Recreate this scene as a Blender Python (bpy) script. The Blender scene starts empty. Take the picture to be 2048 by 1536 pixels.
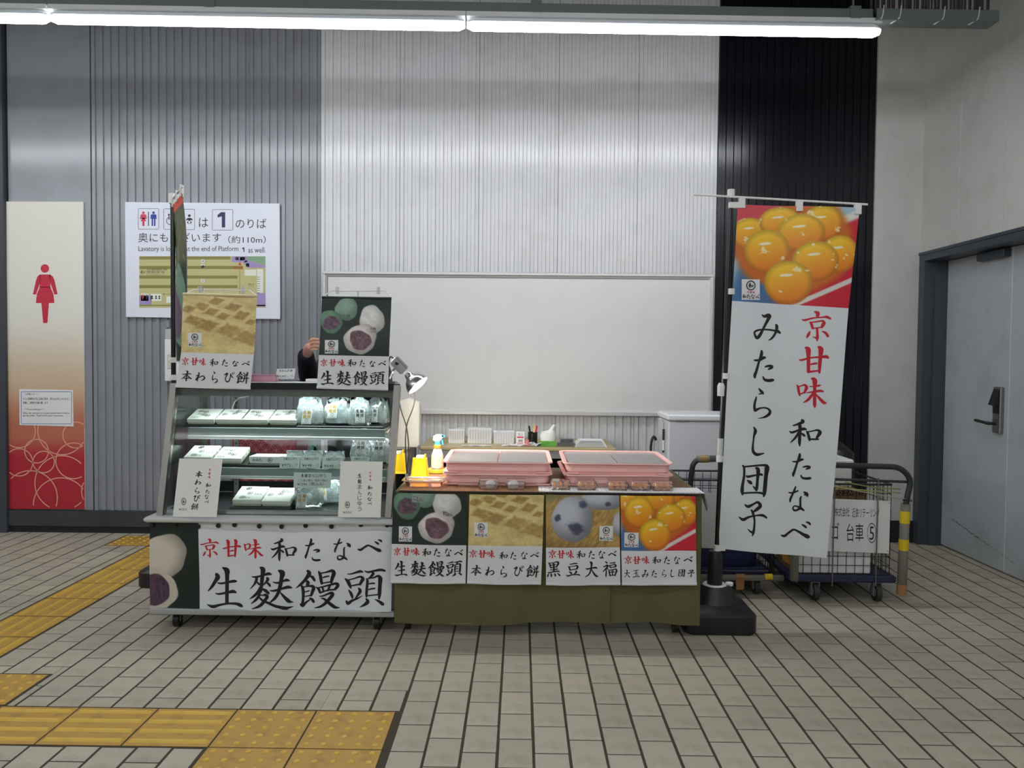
import bpy, bmesh, math, random
import numpy as np
from mathutils import Vector, Matrix
random.seed(7)
SC = bpy.context.scene
C = SC.collection
# ------------------------------------------------------------------ camera, world, light, exposure
FPX, PITCH, YAW, ROLL, EYE = 1642.76, -0.034552, -0.01036, 0.009367, 1.35
_f = np.array([math.sin(YAW)*math.cos(PITCH), math.cos(YAW)*math.cos(PITCH), math.sin(PITCH)])
_r0 = np.array([math.cos(YAW), -math.sin(YAW), 0.0])
_u0 = np.cross(_r0, _f)
_r = math.cos(ROLL)*_r0 + math.sin(ROLL)*_u0
_u = -math.sin(ROLL)*_r0 + math.cos(ROLL)*_u0
cam_d = bpy.data.cameras.new('camera')
cam_d.sensor_fit = 'HORIZONTAL'; cam_d.sensor_width = 36.0
cam_d.lens = 36.0*FPX/2048
cam_d.clip_start = 0.05
cam = bpy.data.objects.new('camera', cam_d); C.objects.link(cam)
cam.matrix_world = Matrix(((_r[0], _u[0], -_f[0], 0), (_r[1], _u[1], -_f[1], 0), (_r[2], _u[2], -_f[2], EYE), (0, 0, 0, 1)))
SC.camera = cam
SC.view_settings.view_transform = 'Standard'; SC.view_settings.look = 'None'
SC.view_settings.gamma = 1.0; SC.view_settings.use_curve_mapping = False
SC.view_settings.exposure = 0.55
TUBE_E = 32.0         # emission of the tube lights
ROOM_E = 14.0         # emission of the tube rows further out in the hall
LED_E = 18.0            # strips in the display case
world = bpy.data.worlds.new('hall'); SC.world = world; world.use_nodes = True
world.node_tree.nodes['Background'].inputs[0].default_value = (0.93, 0.96, 1.0, 1)
world.node_tree.nodes['Background'].inputs[1].default_value = 0.16

def at(px, py, Y):
    "point of the vertical plane y=Y that the photograph shows at pixel (px, py)"
    d = (px-1024)/FPX*_r - (py-768)/FPX*_u + _f
    d = d*(Y/d[1]); return Vector((d[0], d[1], d[2]+EYE))
def flr(px, py, z=0.0):
    d = (px-1024)/FPX*_r - (py-768)/FPX*_u + _f
    d = d*((z-EYE)/d[2]); return Vector((d[0], d[1], d[2]+EYE))
def on_plane(px, py, p0, n):
    d = (px-1024)/FPX*_r - (py-768)/FPX*_u + _f
    n = np.array(n); o = np.array([0, 0, EYE]); t = ((np.array(p0)-o)@n)/(d@n); q = o+d*t
    return Vector(q)
def wall(Y): return lambda px, py: at(px, py, Y)

# ------------------------------------------------------------------ materials
def lin(c): 
    c = np.array(c[:3], float)/255.0
    return tuple(np.where(c <= 0.04045, c/12.92, ((c+0.055)/1.055)**2.4))
MATS = {}
def mat(name, rgb, rough=0.6, metal=0.0, var=0.06, scale=12.0, bump=0.0, bscale=80.0, emit=0.0, coat=0.0, spec=0.5, dirt=None, stretch=None):
    if name in MATS: return MATS[name]
    m = bpy.data.materials.new(name); m.use_nodes = True; nt = m.node_tree; N = nt.nodes; L = nt.links
    b = N['Principled BSDF']
    b.inputs['Roughness'].default_value = rough; b.inputs['Metallic'].default_value = metal
    b.inputs['Specular IOR Level'].default_value = spec; b.inputs['Coat Weight'].default_value = coat
    c = np.array(lin(rgb))
    tc = N.new('ShaderNodeTexCoord'); src = tc.outputs['Object']
    if stretch:
        mp = N.new('ShaderNodeMapping'); mp.inputs['Scale'].default_value = stretch
        L.new(src, mp.inputs['Vector']); src = mp.outputs['Vector']
    nz = N.new('ShaderNodeTexNoise'); nz.inputs['Scale'].default_value = scale; nz.inputs['Detail'].default_value = 4
    L.new(src, nz.inputs['Vector'])
    mx = N.new('ShaderNodeMix'); mx.data_type = 'RGBA'
    mx.inputs[6].default_value = (*(c*(1-var)), 1); mx.inputs[7].default_value = (*np.minimum(c*(1+var), 1), 1)
    L.new(nz.outputs['Fac'], mx.inputs[0]); out = mx.outputs[2]
    if dirt:
        drgb, amt, dsc = dirt
        n2 = N.new('ShaderNodeTexNoise'); n2.inputs['Scale'].default_value = dsc; n2.inputs['Detail'].default_value = 8
        L.new(src, n2.inputs['Vector'])
        rp = N.new('ShaderNodeValToRGB'); rp.color_ramp.elements[0].position = 0.5; rp.color_ramp.elements[1].position = 0.72
        L.new(n2.outputs['Fac'], rp.inputs[0])
        ml = N.new('ShaderNodeMath'); ml.operation = 'MULTIPLY'; ml.inputs[1].default_value = amt
        L.new(rp.outputs[0], ml.inputs[0])
        m2 = N.new('ShaderNodeMix'); m2.data_type = 'RGBA'; L.new(ml.outputs[0], m2.inputs[0]); L.new(out, m2.inputs[6])
        m2.inputs[7].default_value = (*lin(drgb), 1); out = m2.outputs[2]
    L.new(out, b.inputs['Base Color'])
    if bump:
        n3 = N.new('ShaderNodeTexNoise'); n3.inputs['Scale'].default_value = bscale; n3.inputs['Detail'].default_value = 3
        L.new(src, n3.inputs['Vector'])
        bp = N.new('ShaderNodeBump'); bp.inputs['Strength'].default_value = bump; bp.inputs['Distance'].default_value = 0.01
        L.new(n3.outputs['Fac'], bp.inputs['Height']); L.new(bp.outputs[0], b.inputs['Normal'])
    if emit:
        b.inputs['Emission Color'].default_value = (*c, 1); b.inputs['Emission Strength'].default_value = emit
    MATS[name] = m; return m
def clear(name, rgb=(235, 240, 240), alpha=0.12, rough=0.08, ior=1.45, milky=0.0):
    "thin clear plastic or glass: see-through with a fresnel reflection and a little milk"
    if name in MATS: return MATS[name]
    m = bpy.data.materials.new(name); m.use_nodes = True; nt = m.node_tree; N = nt.nodes; L = nt.links
    for n in list(N):
        if n.type != 'OUTPUT_MATERIAL': N.remove(n)
    out = [n for n in N if n.type == 'OUTPUT_MATERIAL'][0]
    tr = N.new('ShaderNodeBsdfTransparent'); tr.inputs[0].default_value = (*np.array(lin(rgb))**0.35, 1)
    df = N.new('ShaderNodeBsdfPrincipled'); df.inputs['Base Color'].default_value = (*lin(rgb), 1); df.inputs['Roughness'].default_value = 0.4
    nz = N.new('ShaderNodeTexNoise'); nz.inputs['Scale'].default_value = 30
    rg = N.new('ShaderNodeMapRange'); rg.inputs[3].default_value = max(0, milky-0.06); rg.inputs[4].default_value = milky+(0.06 if milky else 0.0)
    L.new(nz.outputs['Fac'], rg.inputs[0])
    m1 = N.new('ShaderNodeMixShader'); L.new(rg.outputs[0], m1.inputs[0]); L.new(tr.outputs[0], m1.inputs[1]); L.new(df.outputs[0], m1.inputs[2])
    gl = N.new('ShaderNodeBsdfGlossy'); gl.inputs['Roughness'].default_value = rough; gl.inputs[0].default_value = (1, 1, 1, 1)
    fr = N.new('ShaderNodeFresnel'); fr.inputs[0].default_value = ior
    ad = N.new('ShaderNodeMath'); ad.operation = 'MULTIPLY_ADD'; ad.inputs[1].default_value = 0.9; ad.inputs[2].default_value = alpha*0.2
    L.new(fr.outputs[0], ad.inputs[0])
    m2 = N.new('ShaderNodeMixShader'); L.new(ad.outputs[0], m2.inputs[0]); L.new(m1.outputs[0], m2.inputs[1]); L.new(gl.outputs[0], m2.inputs[2])
    L.new(m2.outputs[0], out.inputs[0]); MATS[name] = m; return m
def print_mat(name='printed_picture', rough=0.45):
    if name in MATS: return MATS[name]
    m = bpy.data.materials.new(name); m.use_nodes = True; nt = m.node_tree; b = nt.nodes['Principled BSDF']
    a = nt.nodes.new('ShaderNodeAttribute'); a.attribute_name = 'Col'
    nt.links.new(a.outputs['Color'], b.inputs['Base Color']); b.inputs['Roughness'].default_value = rough
    MATS[name] = m; return m

# ------------------------------------------------------------------ mesh building
class MB:
    def __init__(s): s.v = []; s.f = []
    def add(s, vs, fs):
        o = len(s.v); s.v += [tuple(v) for v in vs]; s.f += [tuple(i+o for i in f) for f in fs]; return s
    def box(s, x0, x1, y0, y1, z0, z1, M=None):
        vs = [Vector((x, y, z)) for z in (z0, z1) for y in (y0, y1) for x in (x0, x1)]
        if M: vs = [M @ v for v in vs]
        return s.add(vs, [(0, 2, 3, 1), (4, 5, 7, 6), (0, 1, 5, 4), (2, 6, 7, 3), (0, 4, 6, 2), (1, 3, 7, 5)])
    def cbox(s, x0, x1, y0, y1, z0, z1, c=0.004, M=None):
        "box with chamfered upright edges and top/bottom rims"
        def ring(d, z):
            a, b, p, q = x0+d, x1-d, y0+d, y1-d
            return [(a+c, p, z), (b-c, p, z), (b, p+c, z), (b, q-c, z), (b-c, q, z), (a+c, q, z), (a, q-c, z), (a, p+c, z)]
        vs = ring(c, z0)+ring(0, z0+c)+ring(0, z1-c)+ring(c, z1); vs = [Vector(v) for v in vs]
        if M: vs = [M @ v for v in vs]
        fs = [tuple(range(7, -1, -1)), tuple(range(24, 32))]
        for k in range(3):
            for i in range(8): fs.append((k*8+i, k*8+(i+1) % 8, k*8+8+(i+1) % 8, k*8+8+i))
        return s.add(vs, fs)
    def tube(s, pts, r, n=8, closed=False):
        pts = [Vector(p) for p in pts]; m = len(pts); rs = r if isinstance(r, (list, tuple)) else [r]*m
        vs = []; up = None
        for i, p in enumerate(pts):
            a = pts[(i-1) % m] if (i or closed) else p; b = pts[(i+1) % m] if (i < m-1 or closed) else p
            t = (b-a)
            t = t.normalized() if t.length > 1e-9 else Vector((0, 0, 1))
            if up is None: up = Vector((0, 0, 1)) if abs(t.z) < 0.9 else Vector((1, 0, 0))
            x = t.cross(up).normalized() if t.cross(up).length > 1e-6 else t.orthogonal().normalized()
            y = x.cross(t).normalized(); up = y
            for k in range(n):
                a_ = 2*math.pi*k/n; vs.append(p+(x*math.cos(a_)+y*math.sin(a_))*rs[i])
        fs = []
        for i in range(m if closed else m-1):
            for k in range(n):
                j = (i+1) % m; fs.append((i*n+k, i*n+(k+1) % n, j*n+(k+1) % n, j*n+k))
        if not closed: fs += [tuple(range(n-1, -1, -1)), tuple((m-1)*n+k for k in range(n))]
        return s.add(vs, fs)
    def lathe(s, prof, M=None, n=20, cap=True):
        vs = []; fs = []
        for r, z in prof:
            for k in range(n):
                a = 2*math.pi*k/n; v = Vector((r*math.cos(a), r*math.sin(a), z)); vs.append(M @ v if M else v)
        for i in range(len(prof)-1):
            for k in range(n): fs.append((i*n+k, i*n+(k+1) % n, (i+1)*n+(k+1) % n, (i+1)*n+k))
        if cap: fs += [tuple(range(n-1, -1, -1)), tuple((len(prof)-1)*n+k for k in range(n))]
        return s.add(vs, fs)
    def loft(s, rings, cap=True):
        n = len(rings[0]); vs = [v for r in rings for v in r]; fs = []
        for i in range(len(rings)-1):
            for k in range(n): fs.append((i*n+k, i*n+(k+1) % n, (i+1)*n+(k+1) % n, (i+1)*n+k))
        if cap: fs += [tuple(range(n-1, -1, -1)), tuple((len(rings)-1)*n+k for k in range(n))]
        return s.add(vs, fs)
    def grid(s, fn, nu, nv):
        vs = [fn(i/nu, j/nv) for j in range(nv+1) for i in range(nu+1)]
        fs = [(j*(nu+1)+i, j*(nu+1)+i+1, (j+1)*(nu+1)+i+1, (j+1)*(nu+1)+i) for j in range(nv) for i in range(nu)]
        return s.add(vs, fs)
    def poly(s, pts): return s.add(pts, [tuple(range(len(pts)))])
    def prism(s, pts, d):
        "closed outline pts (3-D, planar) pushed along vector d"
        n = len(pts); d = Vector(d); vs = [Vector(p) for p in pts]+[Vector(p)+d for p in pts]
        fs = [tuple(range(n)), tuple(range(2*n-1, n-1, -1))]+[(i, n+i, n+(i+1) % n, (i+1) % n) for i in range(n)]
        return s.add(vs, fs)
    def sphere(s, c, r, nu=14, nv=8, sc=(1, 1, 1)):
        c = Vector(c); prof = []
        for j in range(nv+1):
            t = -math.pi/2+math.pi*j/nv; prof.append((max(r*math.cos(t), r*0.02), r*math.sin(t)))
        return s.lathe(prof, Matrix.Translation(c) @ Matrix.Diagonal((*sc, 1)), nu)
    def mesh(s, name, org=(0, 0, 0), smooth=False):
        o = Vector(org); me = bpy.data.meshes.new(name)
        me.from_pydata([tuple(Vector(v)-o) for v in s.v], [], s.f); me.update()
        bm = bmesh.new(); bm.from_mesh(me); bmesh.ops.recalc_face_normals(bm, faces=bm.faces); bm.to_mesh(me); bm.free()
        if smooth:
            me.shade_smooth() if smooth is True else None
            if smooth is not True:
                me.shade_smooth(); me.set_sharp_from_angle(angle=math.radians(smooth))
        return me
ORG = {}
def tag(o, label=None, cat=None, group=None, kind=None):
    for k, v in (('label', label), ('category', cat), ('group', group), ('kind', kind)):
        if v: o[k] = v
    return o
def empty(name, loc, label=None, cat=None, group=None, kind=None):
    o = bpy.data.objects.new(name, None); C.objects.link(o); o.location = loc; o.empty_display_size = 0.05
    ORG[o.name] = Vector(loc); return tag(o, label, cat, group, kind)
def put(mb, name, m, parent=None, smooth=False, **kw):
    "ONE mesh object from a builder; top-level meshes get their origin at the base"
    if 'lettering' in name or name in ('numeral', 'ring_pattern'): kw.setdefault('kind', 'stuff')
    if parent is not None: org = ORG[parent.name]
    else:
        a = np.array([tuple(v) for v in mb.v]); org = Vector(((a[:, 0].min()+a[:, 0].max())/2, (a[:, 1].min()+a[:, 1].max())/2, a[:, 2].min()))
    me = mb.mesh(name, org, smooth); me.materials.append(m)
    o = bpy.data.objects.new(name, me); C.objects.link(o)
    if parent is not None: o.parent = parent
    else: o.location = org
    ORG[o.name] = Vector(org)
    return tag(o, **kw)
def dup(root, loc, rz=0.0, label=None, group=None, name=None):
    r = root.copy(); C.objects.link(r); r.location = loc; r.rotation_euler = (0, 0, rz)
    if name: r.name = name
    if label: r['label'] = label
    if group: r['group'] = group
    ORG[r.name] = Vector(loc)
    for ch in list(root.children):
        c = ch.copy(); C.objects.link(c); c.parent = r
        for g in list(ch.children):
            d = g.copy(); C.objects.link(d); d.parent = c
    return r
def rail(a, b, w, t, up=(0, 0, 1)):
    "matrix for a bar from a to b: local z along the bar"
    a, b = Vector(a), Vector(b); z = (b-a).normalized(); x = Vector(up).cross(z)
    x = x.normalized() if x.length > 1e-6 else Vector((1, 0, 0)); y = z.cross(x)
    return Matrix(((x.x, y.x, z.x, a.x), (x.y, y.y, z.y, a.y), (x.z, y.z, z.z, a.z), (0, 0, 0, 1)))
def bar(mb, a, b, w, t, up=(0, 0, 1)):
    M = rail(a, b, w, t, up); L = (Vector(b)-Vector(a)).length
    return mb.box(-w/2, w/2, -t/2, t/2, 0, L, M)
def arc(pts, r=0.05, n=5):
    "round the corners of a polyline"
    P = [Vector(p) for p in pts]; out = [P[0]]
    for i in range(1, len(P)-1):
        a, b, c = P[i-1], P[i], P[i+1]; d1 = (a-b).normalized(); d2 = (c-b).normalized(); k = min(r, (a-b).length/2, (c-b).length/2)
        p, q = b+d1*k, b+d2*k
        for j in range(n+1):
            t = j/n; out.append(p*(1-t)**2+b*2*t*(1-t)+q*t*t)
    return out+[P[-1]]
# ------------------------------------------------------------------ lettering: brush characters traced as strokes (x y width), fonts for print
GL = {
'生': '47 26 9;52 36 15;45 48 11;35 64 9;23 78 3.5|50 53 2;62 56 6;80 53 6;100 49 9;111 49 6|66 7 3;80 16 17;81 32 13;81 60 12;81 115 11|45 85 2;56 88 6;80 84 7;100 80 10;110 83 6|20 119 2;38 126 10;60 121 7;85 117 6;110 117 8;122 120 11;130 124 8',
'麩': '41 13 5;49 19 14;48 35 11;46 60 10;45 82 5|17 39 2;30 40 6;50 35 5;64 31 9;73 33 4|32 43 8;30 52 8;24 62 5;14 73 2|33 54 4;40 61 6|60 42 6;63 47 9;56 57 5;48 64 3|60 55 4;66 60 7;70 66 5|45 66 8;36 82 9;25 93 7;13 101 2|47 73 4;57 78 9;66 86 7|42 82 5;38 94 8;30 104 7;17 115 2|42 90 4;50 91 4;56 90 8;62 95 9;55 106 9;45 118 9;33 125 6;19 129 2|40 97 4;46 102 5|42 99 5;50 106 7;65 113 7;85 123 8;110 129 10;120 128 7;134 124 1.5|77 54 2;90 57 6;108 51 6;116 49 8;124 51 3|69 78 2.5;80 79 6;100 74 6;119 69 9;130 71 4|92 22 5;103 29 16;101 45 11;97 68 11;91 87 9;82 101 8;68 113 3|97 83 3;108 96 8;120 108 11;127 111 6;134 111 1.5',
'饅': '44 21 7;50 30 13;38 48 9;25 62 8;10 74 2|50 36 4;60 41 9;66 51 7|39 52 4;46 56 11;44 67 9|25 66 4;30 72 9;32 90 9;31 110 8;29 122 10|30 71 4;45 68 4;56 67 8;63 72 11;59 85 9;55 96 7|37 85 3;50 81 4|36 99 3;54 95 4|23 122 6;30 127 8;40 116 6;55 106 3|50 103 3;58 107 8;63 115 8|77 23 4;82 32 9;85 50 9;87 61 7|83 29 4;100 26 5;116 22 9;122 29 12;117 45 10;114 57 8|90 42 4;100 39 5;108 38 4|88 59 4;100 57 4;115 55 4|70 70 3;78 77 8;82 88 6|74 73 4;100 67 5;127 61 8;133 67 10;124 79 7|89 72 6;92 84 6|110 67 7;104 82 6|83 87 5;105 80 5;124 79 5|79 98 2;90 97 5;105 91 6;114 89 9;118 94 10;108 107 10;96 120 9;82 129 7;65 133 2|84 104 2;93 106 6;105 117 9;117 127 10;126 133 8;138 134 2',
'頭': '21 33 2;32 33 4;48 28 6;60 25 8;68 27 3|14 47 4;22 55 10;27 66 10;31 76 5|22 52 4;40 47 4;59 41 6;67 47 11;62 57 9;58 65 7|32 69 4;60 63 5|24 81 3;31 92 9;35 103 7;34 107 3|53 75 4;59 83 10;52 96 7;44 107 4|17 114 5;22 122 10;35 113 7;50 107 5;65 98 2|72 23 2;83 27 6;100 23 6;120 20 8;133 23 6|95 27 6;98 32 9;90 41 6;85 47 4|78 46 4;81 54 8;79 75 8;78 92 8;78 102 4|83 45 4;100 43 5;112 38 7;119 46 13;118 65 11;117 90 11;116 106 5|85 62 4;95 60 5;103 60 4|84 79 4;95 76 5;104 75 4|82 97 4;112 93 4|76 106 4;82 114 11;74 123 9;58 132 2|103 107 2;116 113 8;127 121 10;129 123 6',
'京': '54 21 3;68 27 13;66 40 10|7 51 2;20 54 7;50 46 5;85 43 5;103 42 9;117 49 7|37 61 4;43 68 9;48 84 9;50 88 4|40 63 4;65 60 5;84 57 6;91 65 13;84 79 10;82 84 5|50 86 4;82 82 4|65 87 8;66 105 8;66 122 10;65 135 3|66 125 8;58 122 5;48 118 2|38 97 4;33 109 10;26 121 6|84 97 3;98 104 9;107 117 9',
'甘': '25 21 3;33 26 12;34 45 9;34 70 8;34 88 8|58 19 3;66 25 12;65 45 9;63 70 8;62 90 5|10 54 2;17 55 5;40 49 4;65 47 5;80 46 8;86 50 4|39 67 3;48 65 5;56 64 4|36 87 5;60 84 4',
'味': '97 36 2;101 42 6;103 55 6;106 65 4|102 41 3;112 38 3;119 36 5;124 43 8;120 53 6;118 58 4|106 61 3;119 56 4|132 40 2;145 40 3;156 38 5;162 37 3|124 57 2;140 55 4;160 52 6;170 54 3|137 18 3;146 24 12;146 45 8;146 70 8;146 90 8;147 97 3|142 58 5;136 67 7;127 77 6;116 84 2|149 61 3;158 71 6;170 83 8;178 85 3',
'和': '49 14 5;53 19 8;42 25 6;27 30 3|17 45 2;24 49 6;40 43 5;55 39 7;62 41 3|42 26 4;45 32 8;45 50 7;44 75 7;45 87 2|42 46 4;38 56 6;30 67 5;20 77 2|48 51 3;54 55 6;58 59 4|62 45 3;66 52 6;70 68 6;71 72 2|66 47 3;80 44 3;91 42 5;97 49 9;90 61 6;89 66 4|70 67 4;93 67 4',
'た': '127 36 3;140 36 5;150 31 6;156 30 4|146 14 4;146 22 7;140 38 5;133 60 6;129 70 7;129 76 4|155 51 3;165 49 5;173 51 7;170 54 5;163 57 2|150 73 3;154 80 5;165 82 6;174 81 6;178 81 3',
'な': '26 35 3;36 36 4;48 32 4;53 30 3|46 18 3;43 26 5;36 42 5;31 53 6;30 61 4|68 33 3;76 39 9;79 46 3|75 41 5;69 42 2|62 46 3;59 52 5;59 68 5;58 78 6;50 84 5;42 85 5;38 79 4;42 73 3;50 74 4;60 79 7;66 83 5;69 86 4',
'べ': '103 53 3;112 55 6;122 48 5;133 41 5;139 40 4;150 45 5;162 52 7;173 57 9;177 58 6|158 27 2;165 31 5;170 35 4|169 21 2;176 23 5;180 27 4',
'み': '57 34 3;66 40 8;76 36 10;82 39 15;78 51 10;68 70 8;60 86 8;50 104 10;42 113 9;37 111 8;32 100 6;32 93 6;40 88 6;55 85 5;80 85 5;100 88 6;113 91 9;121 97 5|106 67 6;109 75 10;107 87 8;101 102 7;91 115 6;80 121 2',
'ら': '59 15 4;68 25 10;77 35 10;79 41 5|72 38 6;59 40 3|50 50 3;47 62 8;42 80 9;41 98 10;44 112 11;55 106 9;70 101 6;85 100 6;100 104 7;110 115 10;106 128 12;92 138 10;75 144 5;57 146 2',
'し': '70 26 3;77 37 10;77 47 12;72 62 7;69 85 6;67 105 8;69 121 10;78 131 11;88 133 10;100 131 7;113 128 4',
'団': '18 10 3;21 15 4;21 30 4;18 48 5;17 60 6;18 68 2|20 13 3;40 11 3;62 10 4;67 15 9;65 30 7;62 60 7;60 71 3|19 64 3;45 63 3;60 65 4|44 15 3;49 19 7;48 35 5;46 55 5;45 60 2|45 57 5;41 53 3;38 50 1|25 30 2;29 32 4;45 29 3;55 28 4;58 30 2|27 39 2;33 43 6;36 46 3',
'子': '22 85 2;29 89 6;40 84 4;48 81 5;53 88 7;45 95 6;38 100 3|35 95 3;38 101 5;41 112 4;41 125 4;39 138 5;37 145 2|39 138 5;34 137 4;28 132 1.5|11 109 2;19 114 6;30 109 4;45 106 3;58 106 5;66 111 3',
'本': '22 31 2;29 34 4;45 31 3;65 30 4;73 33 3|45 13 3;52 18 8;49 30 5;46 50 5;43 68 6;43 75 3|45 35 3;38 45 4;28 54 4;16 61 2|50 35 2;57 46 4;67 57 6;76 59 3|32 58 3;45 57 3;57 56 4',
'わ': '109 23 3;113 28 5;109 42 5;104 60 5;103 71 4|97 42 2;105 40 4;113 39 4;106 50 5;98 59 5;94 66 5;101 57 3;115 50 3;128 44 4;137 44 4;143 52 5;140 59 5;133 64 4;124 67 2',
'び': '44 37 2;50 38 4;60 32 6;64 34 6;57 46 4;51 58 4;53 69 4;62 75 5;72 71 4;79 58 4;82 45 3;83 34 5|83 34 5;88 45 4;97 53 4|92 27 2;97 37 4|100 25 2;105 32 4',
'餅': '127 23 4;131 27 7;122 37 4;108 48 2|130 31 2;139 38 5|126 40 3;128 44 4|115 48 3;118 55 5;117 70 5;114 76 6|117 49 3;130 46 3;138 50 6;134 60 4|120 55 2;132 53 3|120 62 2;132 60 3|111 76 4;115 79 5;122 73 4;130 70 2|128 68 3;134 73 5|145 26 2;154 35 4|166 24 3;169 29 6;160 38 3|144 42 2;155 41 3;170 39 4|139 57 2;150 57 3;173 55 4|150 42 3;153 48 5;151 60 4;145 70 4;137 77 2|163 41 4;163 55 4;161 72 5;159 83 4',
'黒': '31 38 3;37 46 6;42 60 6;44 68 4|37 42 3;60 38 3;79 33 5;85 41 8;78 54 6;75 63 4|41 52 3;55 51 3;68 48 5|43 66 3;75 60 3|57 42 6;60 55 7;60 88 6|39 78 2;55 77 3;75 73 5;81 72 3|28 91 2;35 93 5;60 87 4;84 84 5;91 88 4|32 99 3;28 109 6;26 116 4|46 97 3;47 108 7;47 115 4|64 96 3;68 106 7;68 112 4|80 95 3;89 103 6;94 109 5',
'豆': '134 40 2;142 42 4;160 37 5;176 37 4|128 54 3;134 62 6;138 75 6;139 79 3|134 57 3;155 53 3;172 50 5;178 57 8;172 70 6|139 75 3;172 70 4|133 84 3;142 92 7;147 98 5|167 80 4;171 86 8;164 95 5;158 101 4|118 106 2;127 110 6;150 103 4;180 102 5;190 108 4',
'大': '21 59 2;29 62 5;50 58 4;74 56 6;82 60 3|43 28 3;52 34 9;51 50 6;48 68 6;42 82 5;33 92 4;19 99 2|51 60 2;60 77 5;72 92 7;80 97 6;88 97 2',
'福': '109 28 3;116 32 5;119 36 4|98 53 2;108 50 4;117 45 5;122 49 7;114 60 5;106 68 4;96 76 2|112 58 3;114 75 4;113 93 5;113 100 3|117 60 3;124 64 4|131 35 2;145 34 3;160 32 4|129 44 3;133 51 5;136 57 4|132 47 3;145 44 3;157 41 4;163 47 7;157 54 4|136 56 3;157 53 3|126 69 3;130 78 5;134 96 5|129 69 3;150 66 3;163 63 4;167 71 7;162 85 5;159 95 4|135 94 3;160 91 3|133 79 3;156 76 3|146 68 4;146 93 4',
'玉': '20 20 2;28 22 5;50 18 4;75 16 6|25 50 2;33 52 5;50 48 4;70 46 5|10 88 2;20 90 6;50 84 4;80 83 6;90 87 4|50 20 6;50 85 5|62 60 2;68 66 6;72 72 4',
}
_gc = {}
def glyph(ch, wt=1.0):
    "strokes as polygons in the unit box"
    if (ch, wt) in _gc: return _gc[(ch, wt)]
    polys = []
    for st in GL[ch].split('|'):
        P = np.array([[float(t) for t in p.split()] for p in st.split(';')])
        n = len(P); Q = []
        for i in range(n-1):
            p0, p1, p2, p3 = P[max(i-1, 0)], P[i], P[i+1], P[min(i+2, n-1)]
            for t in np.arange(4)/4.0:
                Q.append(0.5*((2*p1)+(p2-p0)*t+(2*p0-5*p1+4*p2-p3)*t*t+(3*p1-p0-3*p2+p3)*t**3))
        Q.append(P[-1]); Q = np.array(Q); w = np.maximum(Q[:, 2], 0.6)*wt+(wt-1)*2.5
        d = np.gradient(Q[:, :2], axis=0); d /= np.maximum(np.linalg.norm(d, axis=1, keepdims=True), 1e-6)
        nn = np.stack([-d[:, 1], d[:, 0]], 1)
        Lp = Q[:, :2]+nn*w[:, None]/2; Rp = Q[:, :2]-nn*w[:, None]/2
        tip0 = Q[0, :2]-d[0]*w[0]*0.35; tip1 = Q[-1, :2]+d[-1]*w[-1]*0.45
        polys.append((Lp, Rp, tip0, tip1))
    allp = np.concatenate([np.concatenate([a, b, [c], [e]]) for a, b, c, e in polys])
    lo, hi = allp.min(0), allp.max(0); sc = np.maximum(hi-lo, 1e-6)
    _gc[(ch, wt)] = [tuple((q-lo)/sc for q in pl) for pl in polys]
    return _gc[(ch, wt)]
def brush(mb, ch, rect, P, slant=0.0):
    "character ch drawn into the photo rectangle rect=(x0,y0,x1,y1) on surface P(px,py)"
    x0, y0, x1, y1 = rect
    def W(q): return P(x0+(x1-x0)*q[0]+slant*(0.5-q[1])*(y1-y0), y0+(y1-y0)*q[1])
    for Lp, Rp, t0, t1 in glyph(ch, 1.0 if y1-y0 > 70 else (1.1 if y1-y0 > 34 else (1.28 if y1-y0 > 13 else 1.5))):
        n = len(Lp); vs = [W(q) for q in Lp]+[W(q) for q in Rp]+[W(t0), W(t1)]
        fs = [(i, i+1, n+i+1, n+i) for i in range(n-1)]+[(2*n, 0, n), (2*n+1, 2*n-1, n-1)]
        mb.add(vs, fs)
_fc = {}
def font(text):
    if text in _fc: return _fc[text]
    cu = bpy.data.curves.new('t', 'FONT'); cu.body = text; cu.resolution_u = 2
    o = bpy.data.objects.new('t', cu); C.objects.link(o)
    me = bpy.data.meshes.new_from_object(o.evaluated_get(bpy.context.evaluated_depsgraph_get()))
    v = np.array([x.co[:2] for x in me.vertices]); f = [tuple(p.vertices) for p in me.polygons]
    bpy.data.objects.remove(o); bpy.data.curves.remove(cu); bpy.data.meshes.remove(me)
    lo, hi = v.min(0), v.max(0); v = (v-lo)/np.maximum(hi-lo, 1e-6); v[:, 1] = 1-v[:, 1]
    _fc[text] = (v, f); return _fc[text]
def text(mb, s, rect, P):
    v, f = font(s); x0, y0, x1, y1 = rect
    mb.add([P(x0+(x1-x0)*q[0], y0+(y1-y0)*q[1]) for q in v], f)
def column(mb, s, x, y0, w, h, P, gap=0.1, lean=0.0):
    for i, ch in enumerate(s):
        yy = y0+i*h*(1+gap); xx = x+lean*i
        if ch in GL: brush(mb, ch, (xx-w/2, yy, xx+w/2, yy+h), P)
        else: text(mb, ch, (xx-w/2, yy, xx+w/2, yy+h), P)
def ringpoly(mb, cx, cy, rx, ry, t, P, n=28, a0=0, a1=2*math.pi):
    vs = []
    for k in range(n+1):
        a = a0+(a1-a0)*k/n
        for q in (1, 1-t): vs.append(P(cx+rx*q*math.cos(a), cy+ry*q*math.sin(a)))
    mb.add(vs, [(2*k, 2*k+2, 2*k+3, 2*k+1) for k in range(n)])
def disc(mb, cx, cy, rx, ry, P, n=18): mb.poly([P(cx+rx*math.cos(2*math.pi*k/n), cy+ry*math.sin(2*math.pi*k/n)) for k in range(n)])
def rect(mb, x0, y0, x1, y1, P): mb.poly([P(x0, y0), P(x1, y0), P(x1, y1), P(x0, y1)])
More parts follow.
